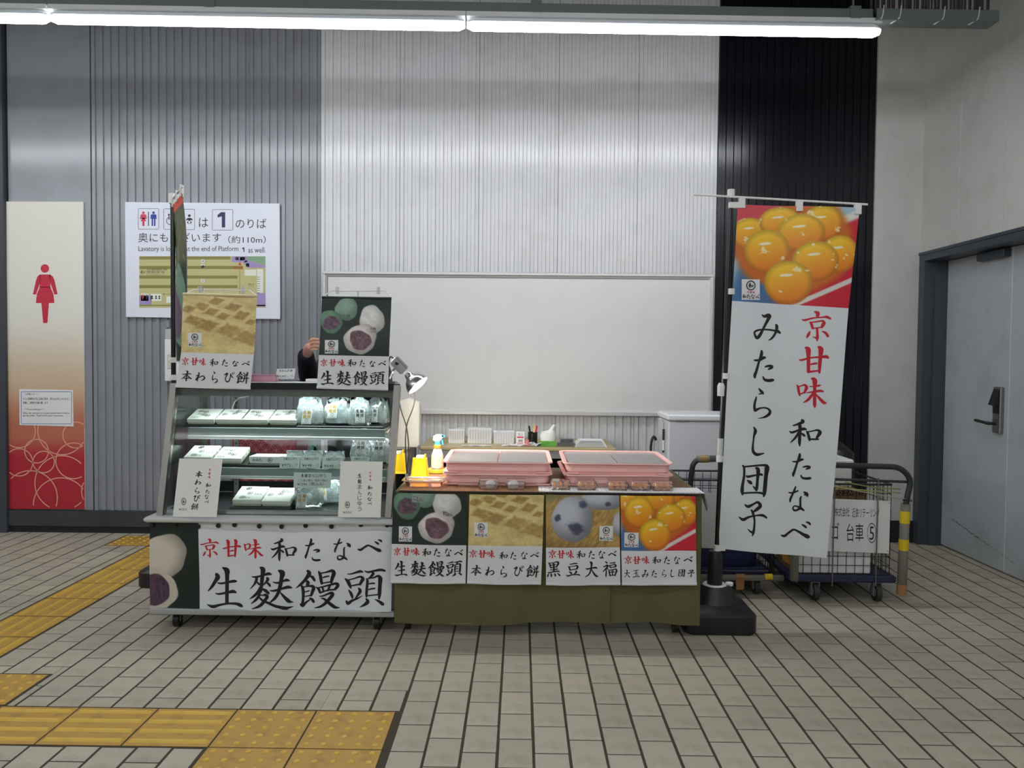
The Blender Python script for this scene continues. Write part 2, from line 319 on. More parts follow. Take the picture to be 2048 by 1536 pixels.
def rrect(x0, y0, x1, y1, r, n=4):
    o = []
    for cx, cy, a in ((x1-r, y1-r, 0), (x0+r, y1-r, 1), (x0+r, y0+r, 2), (x1-r, y0+r, 3)):
        for k in range(n+1):
            t = (a+k/n)*math.pi/2; o.append((cx+r*math.cos(t), cy+r*math.sin(t)))
    return o
def rframe(mb, x0, y0, x1, y1, r, t, P):
    a, b = rrect(x0, y0, x1, y1, r), rrect(x0+t, y0+t, x1-t, y1-t, max(r-t, 0.1)); n = len(a)
    mb.add([P(*q) for q in a]+[P(*q) for q in b], [(i, (i+1) % n, n+(i+1) % n, n+i) for i in range(n)])
INK = mat('black_ink', (20, 20, 22), 0.5, var=0.0); RED = mat('red_ink', (200, 28, 45), 0.5, var=0.0)
NAVY = mat('navy_ink', (40, 38, 90), 0.5, var=0); BLUE = mat('blue_ink', (45, 60, 160), 0.5, var=0); GOLD = mat('gold_ink', (205, 165, 50), 0.4, var=0)
GREY = mat('grey_ink', (110, 112, 112), 0.5, var=0); WHITEP = mat('white_paper', (228, 228, 226), 0.6, var=0.02)
PINKI = mat('pink_ink', (214, 60, 88), 0.5, var=0)
def fwd(P, d): 
    "surface P lifted d towards the viewer's side (-y)"
    return lambda px, py: P(px, py)+Vector((0, -d, 0))
def badge(parent, r, P):
    "shop mark: white card, ring with one character, red and black names"
    x0, y0, x1, y1 = r; w, h = x1-x0, y1-y0
    m = MB(); rect(m, x0, y0, x1, y1, fwd(P, .0016)); b = put(m, 'shop_mark', WHITEP, parent)
    m = MB(); Q = fwd(P, .0036); cx, cy = x0+w*.5, y0+h*.3
    ringpoly(m, cx, cy, w*.26, h*.24, .2, Q); brush(m, '和', (cx-w*.15, cy-h*.13, cx+w*.15, cy+h*.14), Q)
    for i, ch in enumerate('和たなべ'): brush(m, ch, (x0+w*(.03+.24*i), y0+h*.72, x0+w*(.25+.24*i), y0+h*.95), Q)
    put(m, 'lettering', INK, b)
    m = MB()
    for i, ch in enumerate('京甘味'): brush(m, ch, (x0+w*(.28+.15*i), y0+h*.57, x0+w*(.41+.15*i), y0+h*.69), Q)
    put(m, 'red_lettering', RED, b)
def shopline(parent, P, red, black, low=(), slant=0.0, names=('lettering', 'red_lettering')):
    m = MB()
    for ch, r in red: brush(m, ch, r, P, slant)
    put(m, names[1], RED, parent, label='red brush lettering')
    m = MB()
    for ch, r in list(black)+list(low): brush(m, ch, r, P, slant)
    put(m, names[0], INK, parent, label='black brush lettering')
# ------------------------------------------------------------------ pictures printed on cloth and paper: painted per vertex
_rng = np.random.RandomState(3)
def vnoise(u, v, s, seed=0):
    r = np.random.RandomState(seed); n = int(s)+3; T = r.rand(n+1, n+1)
    x, y = np.mod(u*s, n), np.mod(v*s, n); i, j = np.minimum(x.astype(int), n-1), np.minimum(y.astype(int), n-1); fx, fy = x-i, y-j
    fx = fx*fx*(3-2*fx); fy = fy*fy*(3-2*fy)
    return (T[i, j]*(1-fx)+T[i+1, j]*fx)*(1-fy)+(T[i, j+1]*(1-fx)+T[i+1, j+1]*fx)*fy
def fbm(u, v, s, seed=0): return (vnoise(u, v, s, seed)+.5*vnoise(u, v, s*2, seed+1)+.25*vnoise(u, v, s*4, seed+2))/1.75
def mixc(c, col, a): return c*(1-a[..., None])+np.array(col, float)*a[..., None]
def sst(a, b, x): t = np.clip((x-a)/(b-a), 0, 1); return t*t*(3-2*t)
def blob(u, v, cx, cy, rx, ry, seed, wob=.08):
    a = np.arctan2((v-cy)/ry, (u-cx)/rx); r = np.hypot((u-cx)/rx, (v-cy)/ry)
    return r*(1+wob*np.sin(2*a+seed)+wob*.7*np.sin(3*a+2*seed)+wob*.3*np.sin(7*a+seed))
def leafbg(u, v):
    c = np.zeros(u.shape+(3,))+np.array((26, 40, 36.)); s = vnoise(u*.3+v*.95, u*.95-v*.3, 40, 5)
    c = mixc(c, (48, 74, 60), s*.55*fbm(u, v, 4, 9)); c = mixc(c, (70, 78, 48), sst(.55, .8, fbm(u, v, 5, 21))*.5*sst(.5, .9, v)*(1-sst(.1, .5, u)))
    return c
def mochi(u, v, L):
    c = leafbg(u, v)
    for cx, cy, rx, ry, kind, sd in L:
        r = blob(u, v, cx, cy, rx, ry, sd, .06); m = 1-sst(.96, 1.02, r); sh = 1-.24*sst(.3, 1.05, np.hypot((u-cx+.25*rx)/rx*.8, (v-cy+.3*ry)/ry*.8))
        base = {'g': (142, 172, 152), 'w': (230, 227, 220), 'gc': (112, 150, 124), 'wc': (226, 216, 210)}[kind]
        tex = 1+.14*(fbm(u, v, 22, int(sd*10))-.5)
        c = c*(1-m[..., None])+(np.array(base)*sh[..., None]*tex[..., None])*m[..., None]
        if kind in ('gc', 'wc'):
            r2 = blob(u, v, cx, cy+.02, rx*.68, ry*.66, sd+2, .09); m2 = 1-sst(.92, 1.02, r2)
            n = fbm(u, v, 26, 77); bean = np.array((112, 84, 92.)) if kind == 'wc' else np.array((104, 82, 96.))
            c = c*(1-m2[..., None])+(bean*(0.6+.75*n[..., None]))*m2[..., None]
    return c
def warabi(u, v):
    n = fbm(u, v, 10, 4); c = np.zeros(u.shape+(3,))+np.array((214, 192, 128.)); c = c*(.9+.22*n[..., None])
    c = mixc(c, (228, 208, 150), sst(.5, .8, fbm(u, v, 5, 31))*.7)
    cells = [(.45, .11, .07, .06), (.26, .2, .09, .055), (.68, .2, .09, .06), (.08, .26, .08, .06), (.4, .29, .08, .06), (.56, .36, .075, .055), (.8, .34, .085, .07), (.17, .45, .12, .075), (.35, .53, .12, .09), (.93, .45, .06, .05), (.64, .6, .13, .1), (.9, .72, .17, .1)]
    for i, (cx, cy, a, b) in enumerate(cells):
        x = (u-cx)+(v-cy)*.9; y = (v-cy)-(u-cx)*.35
        d = np.maximum(np.abs(x)/a, np.abs(y)/b)*.86+.5*(fbm(u, v, 18, 40+i)-.5); m = (1-sst(.7, 1.15, d))*(.95 if i < 10 else .85)
        c = mixc(c, (150, 110, 54), m*(.4+.5*fbm(u, v, 34, 60+i)))
        e = (1-sst(.0, .5, np.abs(d-1.25)))*sst(0, .2, -(y/b))*.5; c = mixc(c, (236, 220, 168), e*.6)
    g = fbm(u, v, 60, 8); c = c*(.93+.14*g[..., None]); return c
def dango(u, v):
    c = np.zeros(u.shape+(3,))+np.array((214, 70, 84.)); c = mixc(c, (226, 228, 220), sst(.58, .76, u+.35*(.3-v))); c = mixc(c, (150, 190, 205), sst(.5, .62, fbm(u, v, 5, 2))*sst(.7, .85, u)*.8)
    c = mixc(c, (70, 112, 160), sst(.45, .6, v-.25*u)*(1-sst(.25, .55, u))); c = mixc(c, (190, 210, 214), (1-sst(.0, .12, u+.3*(v-.6)))*sst(.5, .6, v)*.8)
    ln = v-(1.30-.60*u); c = mixc(c, (206, 30, 52), sst(-.3, -.25, ln+.32)*sst(.5, .6, u)); c = mixc(c, (222, 216, 206), (1-sst(.02, .035, np.abs(ln-.02)))*sst(.45, .52, u))
    sauce = 1-sst(.9, 1.08, blob(u, v, .5, .42, .52, .43, 1., .1)); c = mixc(c, (206, 106, 26), sauce*(ln < .0))
    balls = [(.12, .3, .14, .15), (.36, .17, .15, .14), (.7, .17, .15, .16), (.54, .27, .17, .17), (.87, .47, .14, .17), (.27, .47, .17, .2), (.68, .55, .17, .18), (.47, .78, .18, .2)]
    for i, (cx, cy, rx, ry) in enumerate(balls):
        rx, ry = rx*1.16, ry*1.14
        r = np.hypot((u-cx)/rx, (v-cy)/ry)**1.0; m = 1-sst(.93, 1.03, r); q = np.clip((v-cy)/ry*.6+(u-cx)/rx*.2+.45, 0, 1)
        col = np.array((255, 204, 44.))*(1-q[..., None])+np.array((232, 126, 22.))*q[..., None]
        col = col*(1-.2*sst(.7, 1.0, r)[..., None]); c = c*(1-m[..., None])+col*m[..., None]
        h = fbm(u, v, 17, 90+i); c = mixc(c, (255, 240, 205), m*sst(.73, .78, h)*(v < cy+.1)*.8)
        s = np.hypot((u-cx+.1*rx)/(rx*.3), (v-cy+.35*ry+.15*(u-cx))/(ry*.07)); c = mixc(c, (255, 246, 225), (1-sst(.7, 1.1, s))*.9)
    return c
def daifuku(u, v):
    w = vnoise(u*.9+v*.5, v*.2-u*.1+.3, 50, 3); c = np.zeros(u.shape+(3,))+np.array((186, 150, 84.)); c = c*(.8+.35*w[..., None]); c = mixc(c, (120, 122, 84), (1-sst(.0, .3, v+.4*u))*.8)
    c = mixc(c, (110, 88, 50), sst(.7, 1.0, v-.2*u)*.5)
    for cx, cy, rx, ry, sd in ((.78, .08, .3, .2, 3), (1.02, .56, .12, .24, 2), (.36, .46, .29, .43, 1)):
        r = blob(u, v, cx, cy, rx, ry, sd, .03); m = 1-sst(.97, 1.02, r); sh = 1-.38*sst(.2, 1.1, np.hypot((u-cx+.3*rx)/rx, (v-cy+.3*ry)/ry)*.75)
        c = c*(1-m[..., None])+np.array((196, 198, 206.))*sh[..., None]*m[..., None]
    for cx, cy, rx, ry in ((.4, .62, .13, .14), (.5, .19, .07, .09), (.16, .44, .05, .08), (.84, .17, .05, .05)):
        r = np.hypot((u-cx)/rx, (v-cy)/ry)+.9*(fbm(u, v, 16, 51)-.5); c = mixc(c, (62, 64, 88), (1-sst(.55, 1.05, r))*.85)
    return c
def banner_pic(u, v):
    c = np.zeros(u.shape+(3,))+np.array((20, 34, 28.)); c = mixc(c, (30, 62, 44), sst(.5, .8, fbm(u, v, 6, 3))*.5*(1-sst(.1, .4, v)))
    r = blob(u, v, .28, .38, .49, .23, .5, .06); m = 1-sst(.97, 1.02, r); sh = 1-.3*sst(.3, 1, r*.9*sst(-.3, .6, u)); c = c*(1-m[..., None])+np.array((214, 204, 188.))*sh[..., None]*m[..., None]
    r = blob(u, v, .1, .74, .46, .225, 2.2, .07); m = 1-sst(.97, 1.02, r); c = mixc(c, (206, 196, 178), m)
    r = blob(u, v, .05, .75, .37, .165, 1.2, .06); m = 1-sst(.94, 1.02, r); n = fbm(u, v, 22, 6); c = c*(1-m[..., None])+np.array((86, 62, 84.))*(.55+.8*n[..., None])*m[..., None]
    return c
def side_flag(u, v):
    c = np.zeros(u.shape+(3,))+np.array((30, 44, 34.)); s = vnoise(u*4, v*.5+u*.3, 50, 4); c = mixc(c, (160, 158, 104), s*sst(.0, .1, v)*(1-sst(.34, .46, v))*.95)
    c = mixc(c, (232, 84, 52), 1-sst(.045, .06, v)); 
    r = blob(u, v, .35, .66, .33, .24, 1, .08); m = 1-sst(.95, 1.03, r); c = mixc(c, (118, 150, 128), m)
    r = blob(u, v, .25, .7, .24, .16, 2, .05); m = 1-sst(.95, 1.03, r); c = mixc(c, (108, 88, 108), m)
    r = blob(u, v, .78, .82, .16, .2, 1, .05); m = 1-sst(.95, 1.03, r); c = mixc(c, (214, 206, 200), m)
    r = blob(u, v, .84, .9, .1, .12, 2, .05); m = 1-sst(.95, 1.03, r); c = mixc(c, (104, 84, 100), m)
    return c*(.85+.3*fbm(u, v, 30, 5)[..., None])
PRINT_GAIN = 1.0
def picture(name, parent, quad, P, paint, nu, nv, **kw):
    "colour grid over the photo quad (tl, tr, br, bl) on surface P"
    tl, tr, br, bl = [np.array(q, float) for q in quad]
    V, U = np.meshgrid(np.linspace(0, 1, nv+1), np.linspace(0, 1, nu+1), indexing='ij')
    col = np.clip(paint(U, V)*PRINT_GAIN, 0, 255)/255.0; col = np.where(col <= .04045, col/12.92, ((col+.055)/1.055)**2.4)
    def fn(u, v):
        q = (tl*(1-u)+tr*u)*(1-v)+(bl*(1-u)+br*u)*v; return P(q[0], q[1])
    m = MB().grid(fn, nu, nv); o = put(m, name, print_mat(), parent, **kw)
    a = o.data.color_attributes.new('Col', 'FLOAT_COLOR', 'POINT')
    a.data.foreach_set('color', np.concatenate([col.reshape(-1, 3), np.ones(((nu+1)*(nv+1), 1))], 1).ravel().astype(np.float32))
    return o
def sheet(name, parent, quad, P, m, nu=1, nv=1, back=0.0, **kw):
    tl, tr, br, bl = [np.array(q, float) for q in quad]
    def fn(u, v):
        q = (tl*(1-u)+tr*u)*(1-v)+(bl*(1-u)+br*u)*v; return P(q[0], q[1])
    mb = MB().grid(fn, nu, nv)
    if back: mb.grid(lambda u, v: fn(u, v)+Vector((0, back, 0)), nu, nv)
    return put(mb, name, m, parent, **kw)
# ------------------------------------------------------------------ structure: floor
WY, WX, TOP = 6.06, 2.913, 4.6
MORTAR = mat('mortar', (66, 59, 45), .95, var=.15, scale=30)
BRICK = mat('floor_brick', (184, 175, 156), .55, var=.16, scale=1.3, bump=.15, bscale=160, dirt=((120, 108, 88), .35, 9))
def add_piece_tint(m, amt):
    "each brick a little lighter or darker (random per mesh island and per object)"
    nt = m.node_tree; N, L = nt.nodes, nt.links; b = N['Principled BSDF']; src = b.inputs['Base Color'].links[0].from_socket
    g = N.new('ShaderNodeNewGeometry'); oi = N.new('ShaderNodeObjectInfo'); a = N.new('ShaderNodeMath'); a.operation = 'ADD'
    L.new(g.outputs['Random Per Island'], a.inputs[0]); L.new(oi.outputs['Random'], a.inputs[1])
    fr = N.new('ShaderNodeMath'); fr.operation = 'FRACT'; L.new(a.outputs[0], fr.inputs[0])
    mr = N.new('ShaderNodeMapRange'); mr.inputs[3].default_value = 1-amt; mr.inputs[4].default_value = 1+amt; L.new(fr.outputs[0], mr.inputs[0])
    sp = N.new('ShaderNodeTexNoise'); sp.inputs['Scale'].default_value = 260; tc = N.new('ShaderNodeTexCoord'); L.new(tc.outputs['Object'], sp.inputs['Vector'])
    m2 = N.new('ShaderNodeMapRange'); m2.inputs[1].default_value = .3; m2.inputs[2].default_value = .75; m2.inputs[3].default_value = .72; m2.inputs[4].default_value = 1.12; L.new(sp.outputs['Fac'], m2.inputs[0])
    pr = N.new('ShaderNodeMath'); pr.operation = 'MULTIPLY'; L.new(mr.outputs[0], pr.inputs[0]); L.new(m2.outputs[0], pr.inputs[1])
    mx = N.new('ShaderNodeMix'); mx.data_type = 'RGBA'; mx.blend_type = 'MULTIPLY'; mx.inputs[0].default_value = 1
    L.new(src, mx.inputs[6]); L.new(pr.outputs[0], mx.inputs[7]); L.new(mx.outputs[2], b.inputs['Base Color'])
add_piece_tint(BRICK, .08)
floor = put(MB().box(-8.2, 5.2, -4.5, 6.4, -.2, -.0014), 'floor', MORTAR, kind='structure', label='station floor of staggered beige bricks with yellow tactile tiles')
PW, PL, R0, C0 = .12309, .2026, .05652, 3.7599
X0, Y0, T = -1.0588, 3.0558, .3
tact = []     # (kind, x0, y0, axis)
for i in range(-7, 0): tact.append(('bars_x', X0+i*T, Y0-T))
for j in (1, 2):
    for i in (0, 1): tact.append(('dots', X0+i*T, Y0-j*T))
for i in (-5, -4): tact.append(('dots', X0+i*T+.003, Y0+.012))
SX = -2.585
for k in range(6): tact.append(('bars_y', SX, 3.508+k*.3045))
tact.append(('dots', SX, 3.508+6*.3045)); tact.append(('dots', SX-.305, 5.658)); tact.append(('dots', SX, 5.658))
zones = [(x-.012, x+T+.012, y-.008, y+T+.008) for k, x, y in tact]
def overlap(a, z): return not (a[1] <= z[0] or a[0] >= z[1] or a[3] <= z[2] or a[2] >= z[3])
bricks = []
g = .006
for k in range(-62, 42):
    xa, xb = R0+k*PW+g/2+.002, R0+(k+1)*PW-g/2-.002
    off = 0 if k % 2 == 0 else PL/2
    for j in range(-20, 40):
        ya = C0+off-j*PL+g/2; yb = ya+PL-g
        if ya > WY-.002 or yb < -3.5: continue
        yb = min(yb, WY-.004); pcs = [(xa, xb, ya, yb)]
        for z in zones:
            nx = []
            for p in pcs:
                if not overlap(p, z): nx.append(p); continue
                for q in ((p[0], min(p[1], z[0]), p[2], p[3]), (max(p[0], z[1]), p[1], p[2], p[3]), (max(p[0], z[0]), min(p[1], z[1]), p[2], min(p[3], z[2])), (max(p[0], z[0]), min(p[1], z[1]), max(p[2], z[3]), p[3])):
                    if q[1]-q[0] > .012 and q[3]-q[2] > .012: nx.append(q)
            pcs = nx
        bricks += pcs
def pix(x, y, z=0.0):
    d = np.array([x, y, z-EYE]); w = d@_f
    return (1024+FPX*(d@_r)/w, 768-FPX*(d@_u)/w) if w > .1 else (9e9, 9e9)
def hidden(x, y):      # bricks the stall stands on
    return (-1.75 < x < .82 and 4.02 < y < 5.9) or y > 5.98
vis, rest = [], []
for p in bricks:
    cx, cy = (p[0]+p[1])/2, (p[2]+p[3])/2; q = pix(cx, cy)
    inn = -40 < q[0] < 2090 and q[1] < 1570 and not hidden(cx, cy)
    (vis if inn else rest).append((p, (p[1]-p[0])*(p[3]-p[2])/max(cy, .1)**3))
vis.sort(key=lambda t: -t[1]); near, far = vis[:300], vis[300:]+rest
def brick_mb(m, p, h=.0013):
    jx = random.uniform(-.0006, .0006); a, b, c, d = p[0], p[1], p[2], p[3]; zt = random.uniform(-.0002, .0003)
    return m.cbox(a+jx, b+jx, c, d, zt-h, zt, .0009)
_bm = {}
for p, s in near:
    key = (round(p[1]-p[0], 4), round(p[3]-p[2], 4)); cx, cy = (p[0]+p[1])/2, (p[2]+p[3])/2
    if key not in _bm:
        w, l = key; _bm[key] = MB().cbox(-w/2, w/2, -l/2, l/2, -.0013, 0, .0009).mesh('brick'); _bm[key].materials.append(BRICK)
    o = bpy.data.objects.new('brick', _bm[key]); C.objects.link(o); o.parent = floor
    o.location = Vector((cx+random.uniform(-.0007, .0007), cy, random.uniform(-.0002, .0003)))-ORG['floor']
m = MB()
for p, s in far:
    if p[3] > -3.6: brick_mb(m, p)
put(m, 'brick_field', BRICK, floor, kind='stuff')
TACT = mat('tactile_yellow', (184, 142, 60), .5, var=.08, scale=8, dirt=((128, 92, 46), .55, 14), bump=.05)
TACTB = mat('tactile_bar_yellow', (214, 174, 66), .45, var=.06, scale=10, dirt=((150, 108, 50), .3, 18))
tile_me = MB().cbox(.003, T-.003, .003, T-.003, -.0013, .0012, .001).mesh('tactile_tile'); tile_me.materials.append(TACT)
def bump_bar(x0, x1, y0, y1, h=.0052):
    c = .006
    return [(x0, y0, 0), (x1, y0, 0), (x1, y1, 0), (x0, y1, 0), (x0+c, y0+c, h), (x1-c, y0+c, h), (x1-c, y1-c, h), (x0+c, y1-c, h)]
bf = [(4, 5, 6, 7), (0, 1, 5, 4), (1, 2, 6, 5), (2, 3, 7, 6), (3, 0, 4, 7)]
barx = MB().add(bump_bar(0, .274, 0, .026), bf).mesh('guide_bar'); barx.materials.append(TACTB)
bary = MB().add(bump_bar(0, .026, 0, .274), bf).mesh('guide_bar'); bary.materials.append(TACTB)
prof = [(.0125, 0), (.0108, .003), (.007, .005), (.001, .0056)]
dot_me = MB().lathe(prof, n=12, cap=False).mesh('warning_dot', smooth=True); dot_me.materials.append(TACTB)
for kind, x, y in tact:
    o = bpy.data.objects.new('tactile_tile', tile_me); C.objects.link(o); o.parent = floor; o.location = Vector((x, y, 0))-ORG['floor']
    def sub(me, nm, dx, dy):
        s = bpy.data.objects.new(nm, me); C.objects.link(s); s.parent = o; s.location = (dx, dy, .0011)
    if kind == 'bars_x':
        for k in range(4): sub(barx, 'guide_bar', .013, .0245+k*.075)
    elif kind == 'bars_y':
        for k in range(4): sub(bary, 'guide_bar', .0245+k*.075, .013)
    else:
        for a in range(5):
            for b in range(5): sub(dot_me, 'warning_dot', .03+a*.06, .03+b*.06)
# ------------------------------------------------------------------ structure: back wall
GREYW = mat('grey_painted_steel', (139, 141, 147), .2, var=.03, scale=3, spec=.5, dirt=((112, 112, 116), .25, 6))
WHITEW = mat('white_painted_steel', (206, 206, 207), .2, var=.03, scale=3, spec=.5, dirt=((180, 180, 178), .3, 6))
BLACKW = mat('black_painted_steel', (19, 20, 27), .2, var=.05, scale=3, spec=.4)
PLAINW = mat('pale_grey_board', (196, 195, 190), .5, var=.02, scale=3, dirt=((160, 156, 150), .25, 5))
DARKB = mat('dark_baseboard', (58, 61, 62), .5, var=.08, scale=8, dirt=((40, 40, 40), .5, 5))
wall_back = put(MB().box(-4.6, 3.3, WY+.02, WY+.12, 0, TOP), 'wall_back', DARKB, kind='structure')
def ribs(name, x0, n, p, m, z0, z1, parent, d=.013, duty=.52, **kw):
    "one corrugated sheet: n ribs of pitch p"
    pr = []
    for i in range(n):
        a = x0+i*p; pr += [(a+.0012, WY+d), (a+.0055, WY), (a+p*duty, WY), (a+p*duty+.0045, WY+d)]
    pr += [(x0+n*p-.0008, WY+d)]
    mb = MB(); vs = [(x, y, z) for x, y in pr for z in (z0, z1)]
    mb.add(vs, [(2*i, 2*i+2, 2*i+3, 2*i+1) for i in range(len(pr)-1)])
    return put(mb, name, m, parent, **kw)
p0 = (-1.483+3.174)/29
for a, n in ((0, 10), (10, 10), (20, 9)): ribs('wall_panel', -3.174+a*p0, n, p0, GREYW, .168, TOP, wall_back)
p1 = (1.422+1.483)/50
for a in range(5): ribs('wall_panel', -1.483+a*10*p1, 10, p1, WHITEW, .168, TOP, wall_back, label='white corrugated wall sheet')
p2 = (2.567-1.422)/20
for a in range(2): ribs('wall_panel', 1.422+a*10*p2, 10, p2, BLACKW, .05, TOP, wall_back, label='black corrugated wall sheet')
put(MB().box(-3.79, -3.18, WY+.002, WY+.022, .168, TOP), 'wall_panel', GREYW, wall_back, label='smooth grey wall sheet')
put(MB().box(2.569, WX, WY-.004, WY+.03, .0, TOP), 'wall_panel', PLAINW, wall_back, label='plain pale grey wall board')
# left end: dark post, grey return panel and the edge of a dark door
put(MB().box(-3.865, -3.80, WY-.045, WY+.03, 0, TOP), 'trim_1', mat('dark_post', (62, 66, 72), .45), kind='structure')
put(MB().box(-4.6, -3.866, WY-.02, WY+.03, 2.42, TOP), 'wall_left', GREYW, kind='structure')
d = empty('door_2', (-4.2, WY, 0), kind='structure'); DN = mat('navy_door', (44, 50, 66), .5)
put(MB().box(-4.6, -3.868, WY-.015, WY+.01, .0, 2.41), 'door_leaf', DN, d)
put(MB().box(-3.93, -3.868, WY-.024, WY-.014, .93, 1.35), 'door_panel', mat('tan_door_panel', (150, 140, 120), .6), d)
put(MB().box(-3.80, 1.43, WY-.03, WY+.03, .052, .166), 'baseboard_back', DARKB, kind='structure')
put(MB().box(-3.80, 1.43, WY-.012, WY+.03, 0, .052), 'trim_2', mat('black_kick', (26, 27, 28), .6), kind='structure')
put(MB().box(2.45, WX, WY-.02, WY, 0, .16), 'baseboard_right', mat('black_kick', (26, 27, 28)), kind='structure')
# ------------------------------------------------------------------ structure: right wall with the double door
wall_right = put(MB().box(WX+.03, WX+.3, -3.9, WY+.1, 2.115, TOP), 'wall_right', PLAINW, kind='structure')
ys = [WY, 5.55, 5.04, 4.53, 4.02, 3.5, 2.9, 2.3, 1.2, 0, -1.5, -3.9]
for a, b in zip(ys[1:], ys[:-1]):
    z0 = 2.115 if a >= 4.2 or b > 4.3 else 0.0
    put(MB().cbox(WX, WX+.03, a+.002, b-.002, z0, TOP, .002), 'wall_panel', PLAINW, wall_right)
put(MB().box(WX+.03, WX+.3, -3.9, 4.02, 0, 2.115), 'wall_core', PLAINW, wall_right)
FR = mat('slate_door_frame', (62, 69, 77), .42, var=.04)
d = empty('door_1', (WX+.1, 5.1, 0), kind='structure')
m = MB().box(WX-.01, WX+.17, 5.975, WY-.001, 0, 2.115).box(WX-.01, WX+.17, 4.02, 4.1, 0, 2.115).box(WX-.01, WX+.17, 4.1, 5.975, 2.06, 2.115)
m.box(WX+.06, WX+.17, 5.955, 5.975, 0, 2.06).box(WX-.016, WX-.01, 4.0, WY-.002, 2.105, 2.125)
put(m, 'door_frame', FR, d)
DL = mat('pale_steel_door', (176, 180, 184), .45, var=.03, scale=4, dirt=((132, 132, 128), .4, 4), bump=.02)
LX = WX+.148; SEAM = 5.17
lf = put(MB().cbox(LX, LX+.045, SEAM+.003, 5.953, .012, 2.058, .003), 'door_leaf', DL, d)
put(MB().cbox(LX, LX+.045, 4.105, SEAM-.003, .012, 2.058, .003), 'door_leaf', DL, d)
put(MB().box(LX-.002, LX+.001, SEAM-.004, SEAM+.006, .012, 2.058), 'meeting_strip', mat('strip', (206, 208, 206), .4), lf)
# long black scuff low on the door
m = MB(); rn = random.Random(4)
for i in range(46):
    t = i/45; y = 5.83-.75*t; z = .225-.125*t+rn.uniform(-.004, .004); w = rn.uniform(.001, .0035)*(1.3 if t < .5 else .6)
    m.add([(LX-.0006, y, z-w), (LX-.0006, y-.014*rn.uniform(.5, 1.2), z-w-.002), (LX-.0006, y-.014, z+w-.002), (LX-.0006, y, z+w)], [(0, 1, 2, 3)])
put(m, 'scuff_mark', mat('scuff', (50, 50, 50), .8), lf)
hb = (SEAM+.055, 5.36)
m = MB().cbox(LX-.026, LX, SEAM+.05, SEAM+.135, .885, 1.18, .004); lk = put(m, 'lock_plate', mat('brushed_steel', (150, 150, 148), .35, .9, var=.05), lf, label='brushed steel lock plate')
# the cover above the key pad and the lever
m = MB().prism([(LX-.026, SEAM+.06, 1.165), (LX-.06, SEAM+.06, 1.065), (LX-.026, SEAM+.06, 1.055)], (0, .068, 0)).box(LX-.03, LX-.026, SEAM+.062, SEAM+.125, 1.01, 1.06)
BLK = mat('black_plastic', (24, 24, 25), .45, var=.05)
put(m, 'keypad_cover', BLK, lk)
m = MB().tube(arc([(LX-.026, SEAM+.1, .945), (LX-.07, SEAM+.1, .945), (LX-.07, SEAM+.25, .955)], .015), .010, 10)
put(m, 'lever_handle', BLK, lk)
put(MB().cbox(LX-.05, LX-.004, SEAM+.02, SEAM+.33, 2.0, 2.05, .003), 'door_closer', FR, lf)
# ------------------------------------------------------------------ structure: ceiling and the lamp rails
put(MB().box(-8.2, 5.2, -4.5, 6.4, TOP, TOP+.1), 'ceiling', mat('hall_ceiling', (84, 84, 86), .8), kind='structure')
def railpt(px, dz=0): # lamp line runs slightly askew to the wall
    t = (px-0)/1762.0; return Vector((-2.89+t*(2.0+2.89), 4.56+t*.14, 3.178+dz))
A, B = railpt(-900), railpt(1762)
ax = (B-A).normalized(); nrm = Vector((-ax.y, ax.x, 0))
GALV = mat('grey_green_rail', (112, 122, 120), .5, .2, var=.05, scale=6)
def beam(mb, p, q, w, z0, z1):
    p, q = Vector(p), Vector(q); vs = []
    for pt in (p, q):
        for s in (-1, 1):
            for z in (z0, z1): vs.append((pt.x+nrm.x*s*w/2, pt.y+nrm.y*s*w/2, pt.z+z))
    return mb.add(vs, [(0, 1, 3, 2), (4, 6, 7, 5), (0, 4, 5, 1), (2, 3, 7, 6), (1, 5, 7, 3), (0, 2, 6, 4)])
rt = empty('lamp_rail', A+Vector((0, 0, .1)), 'long grey-green channel carrying the tube lights above the stall', 'rail')
beam(m := MB(), A, railpt(1742), .06, .072, .122); put(m, 'channel', GALV, rt)
for px in (418, 1065, 1706):
    p = railpt(px); m = MB(); beam(m, p-ax*.03, p+ax*.03, .075, .066, .135); m.tube([p+Vector((0, 0, .13)), Vector((p.x, p.y, TOP))], .006, 6)
    put(m, 'hanger', GALV, rt)
TUBEM = mat('lit_tube', (246, 250, 255), .4, var=0, emit=TUBE_E)
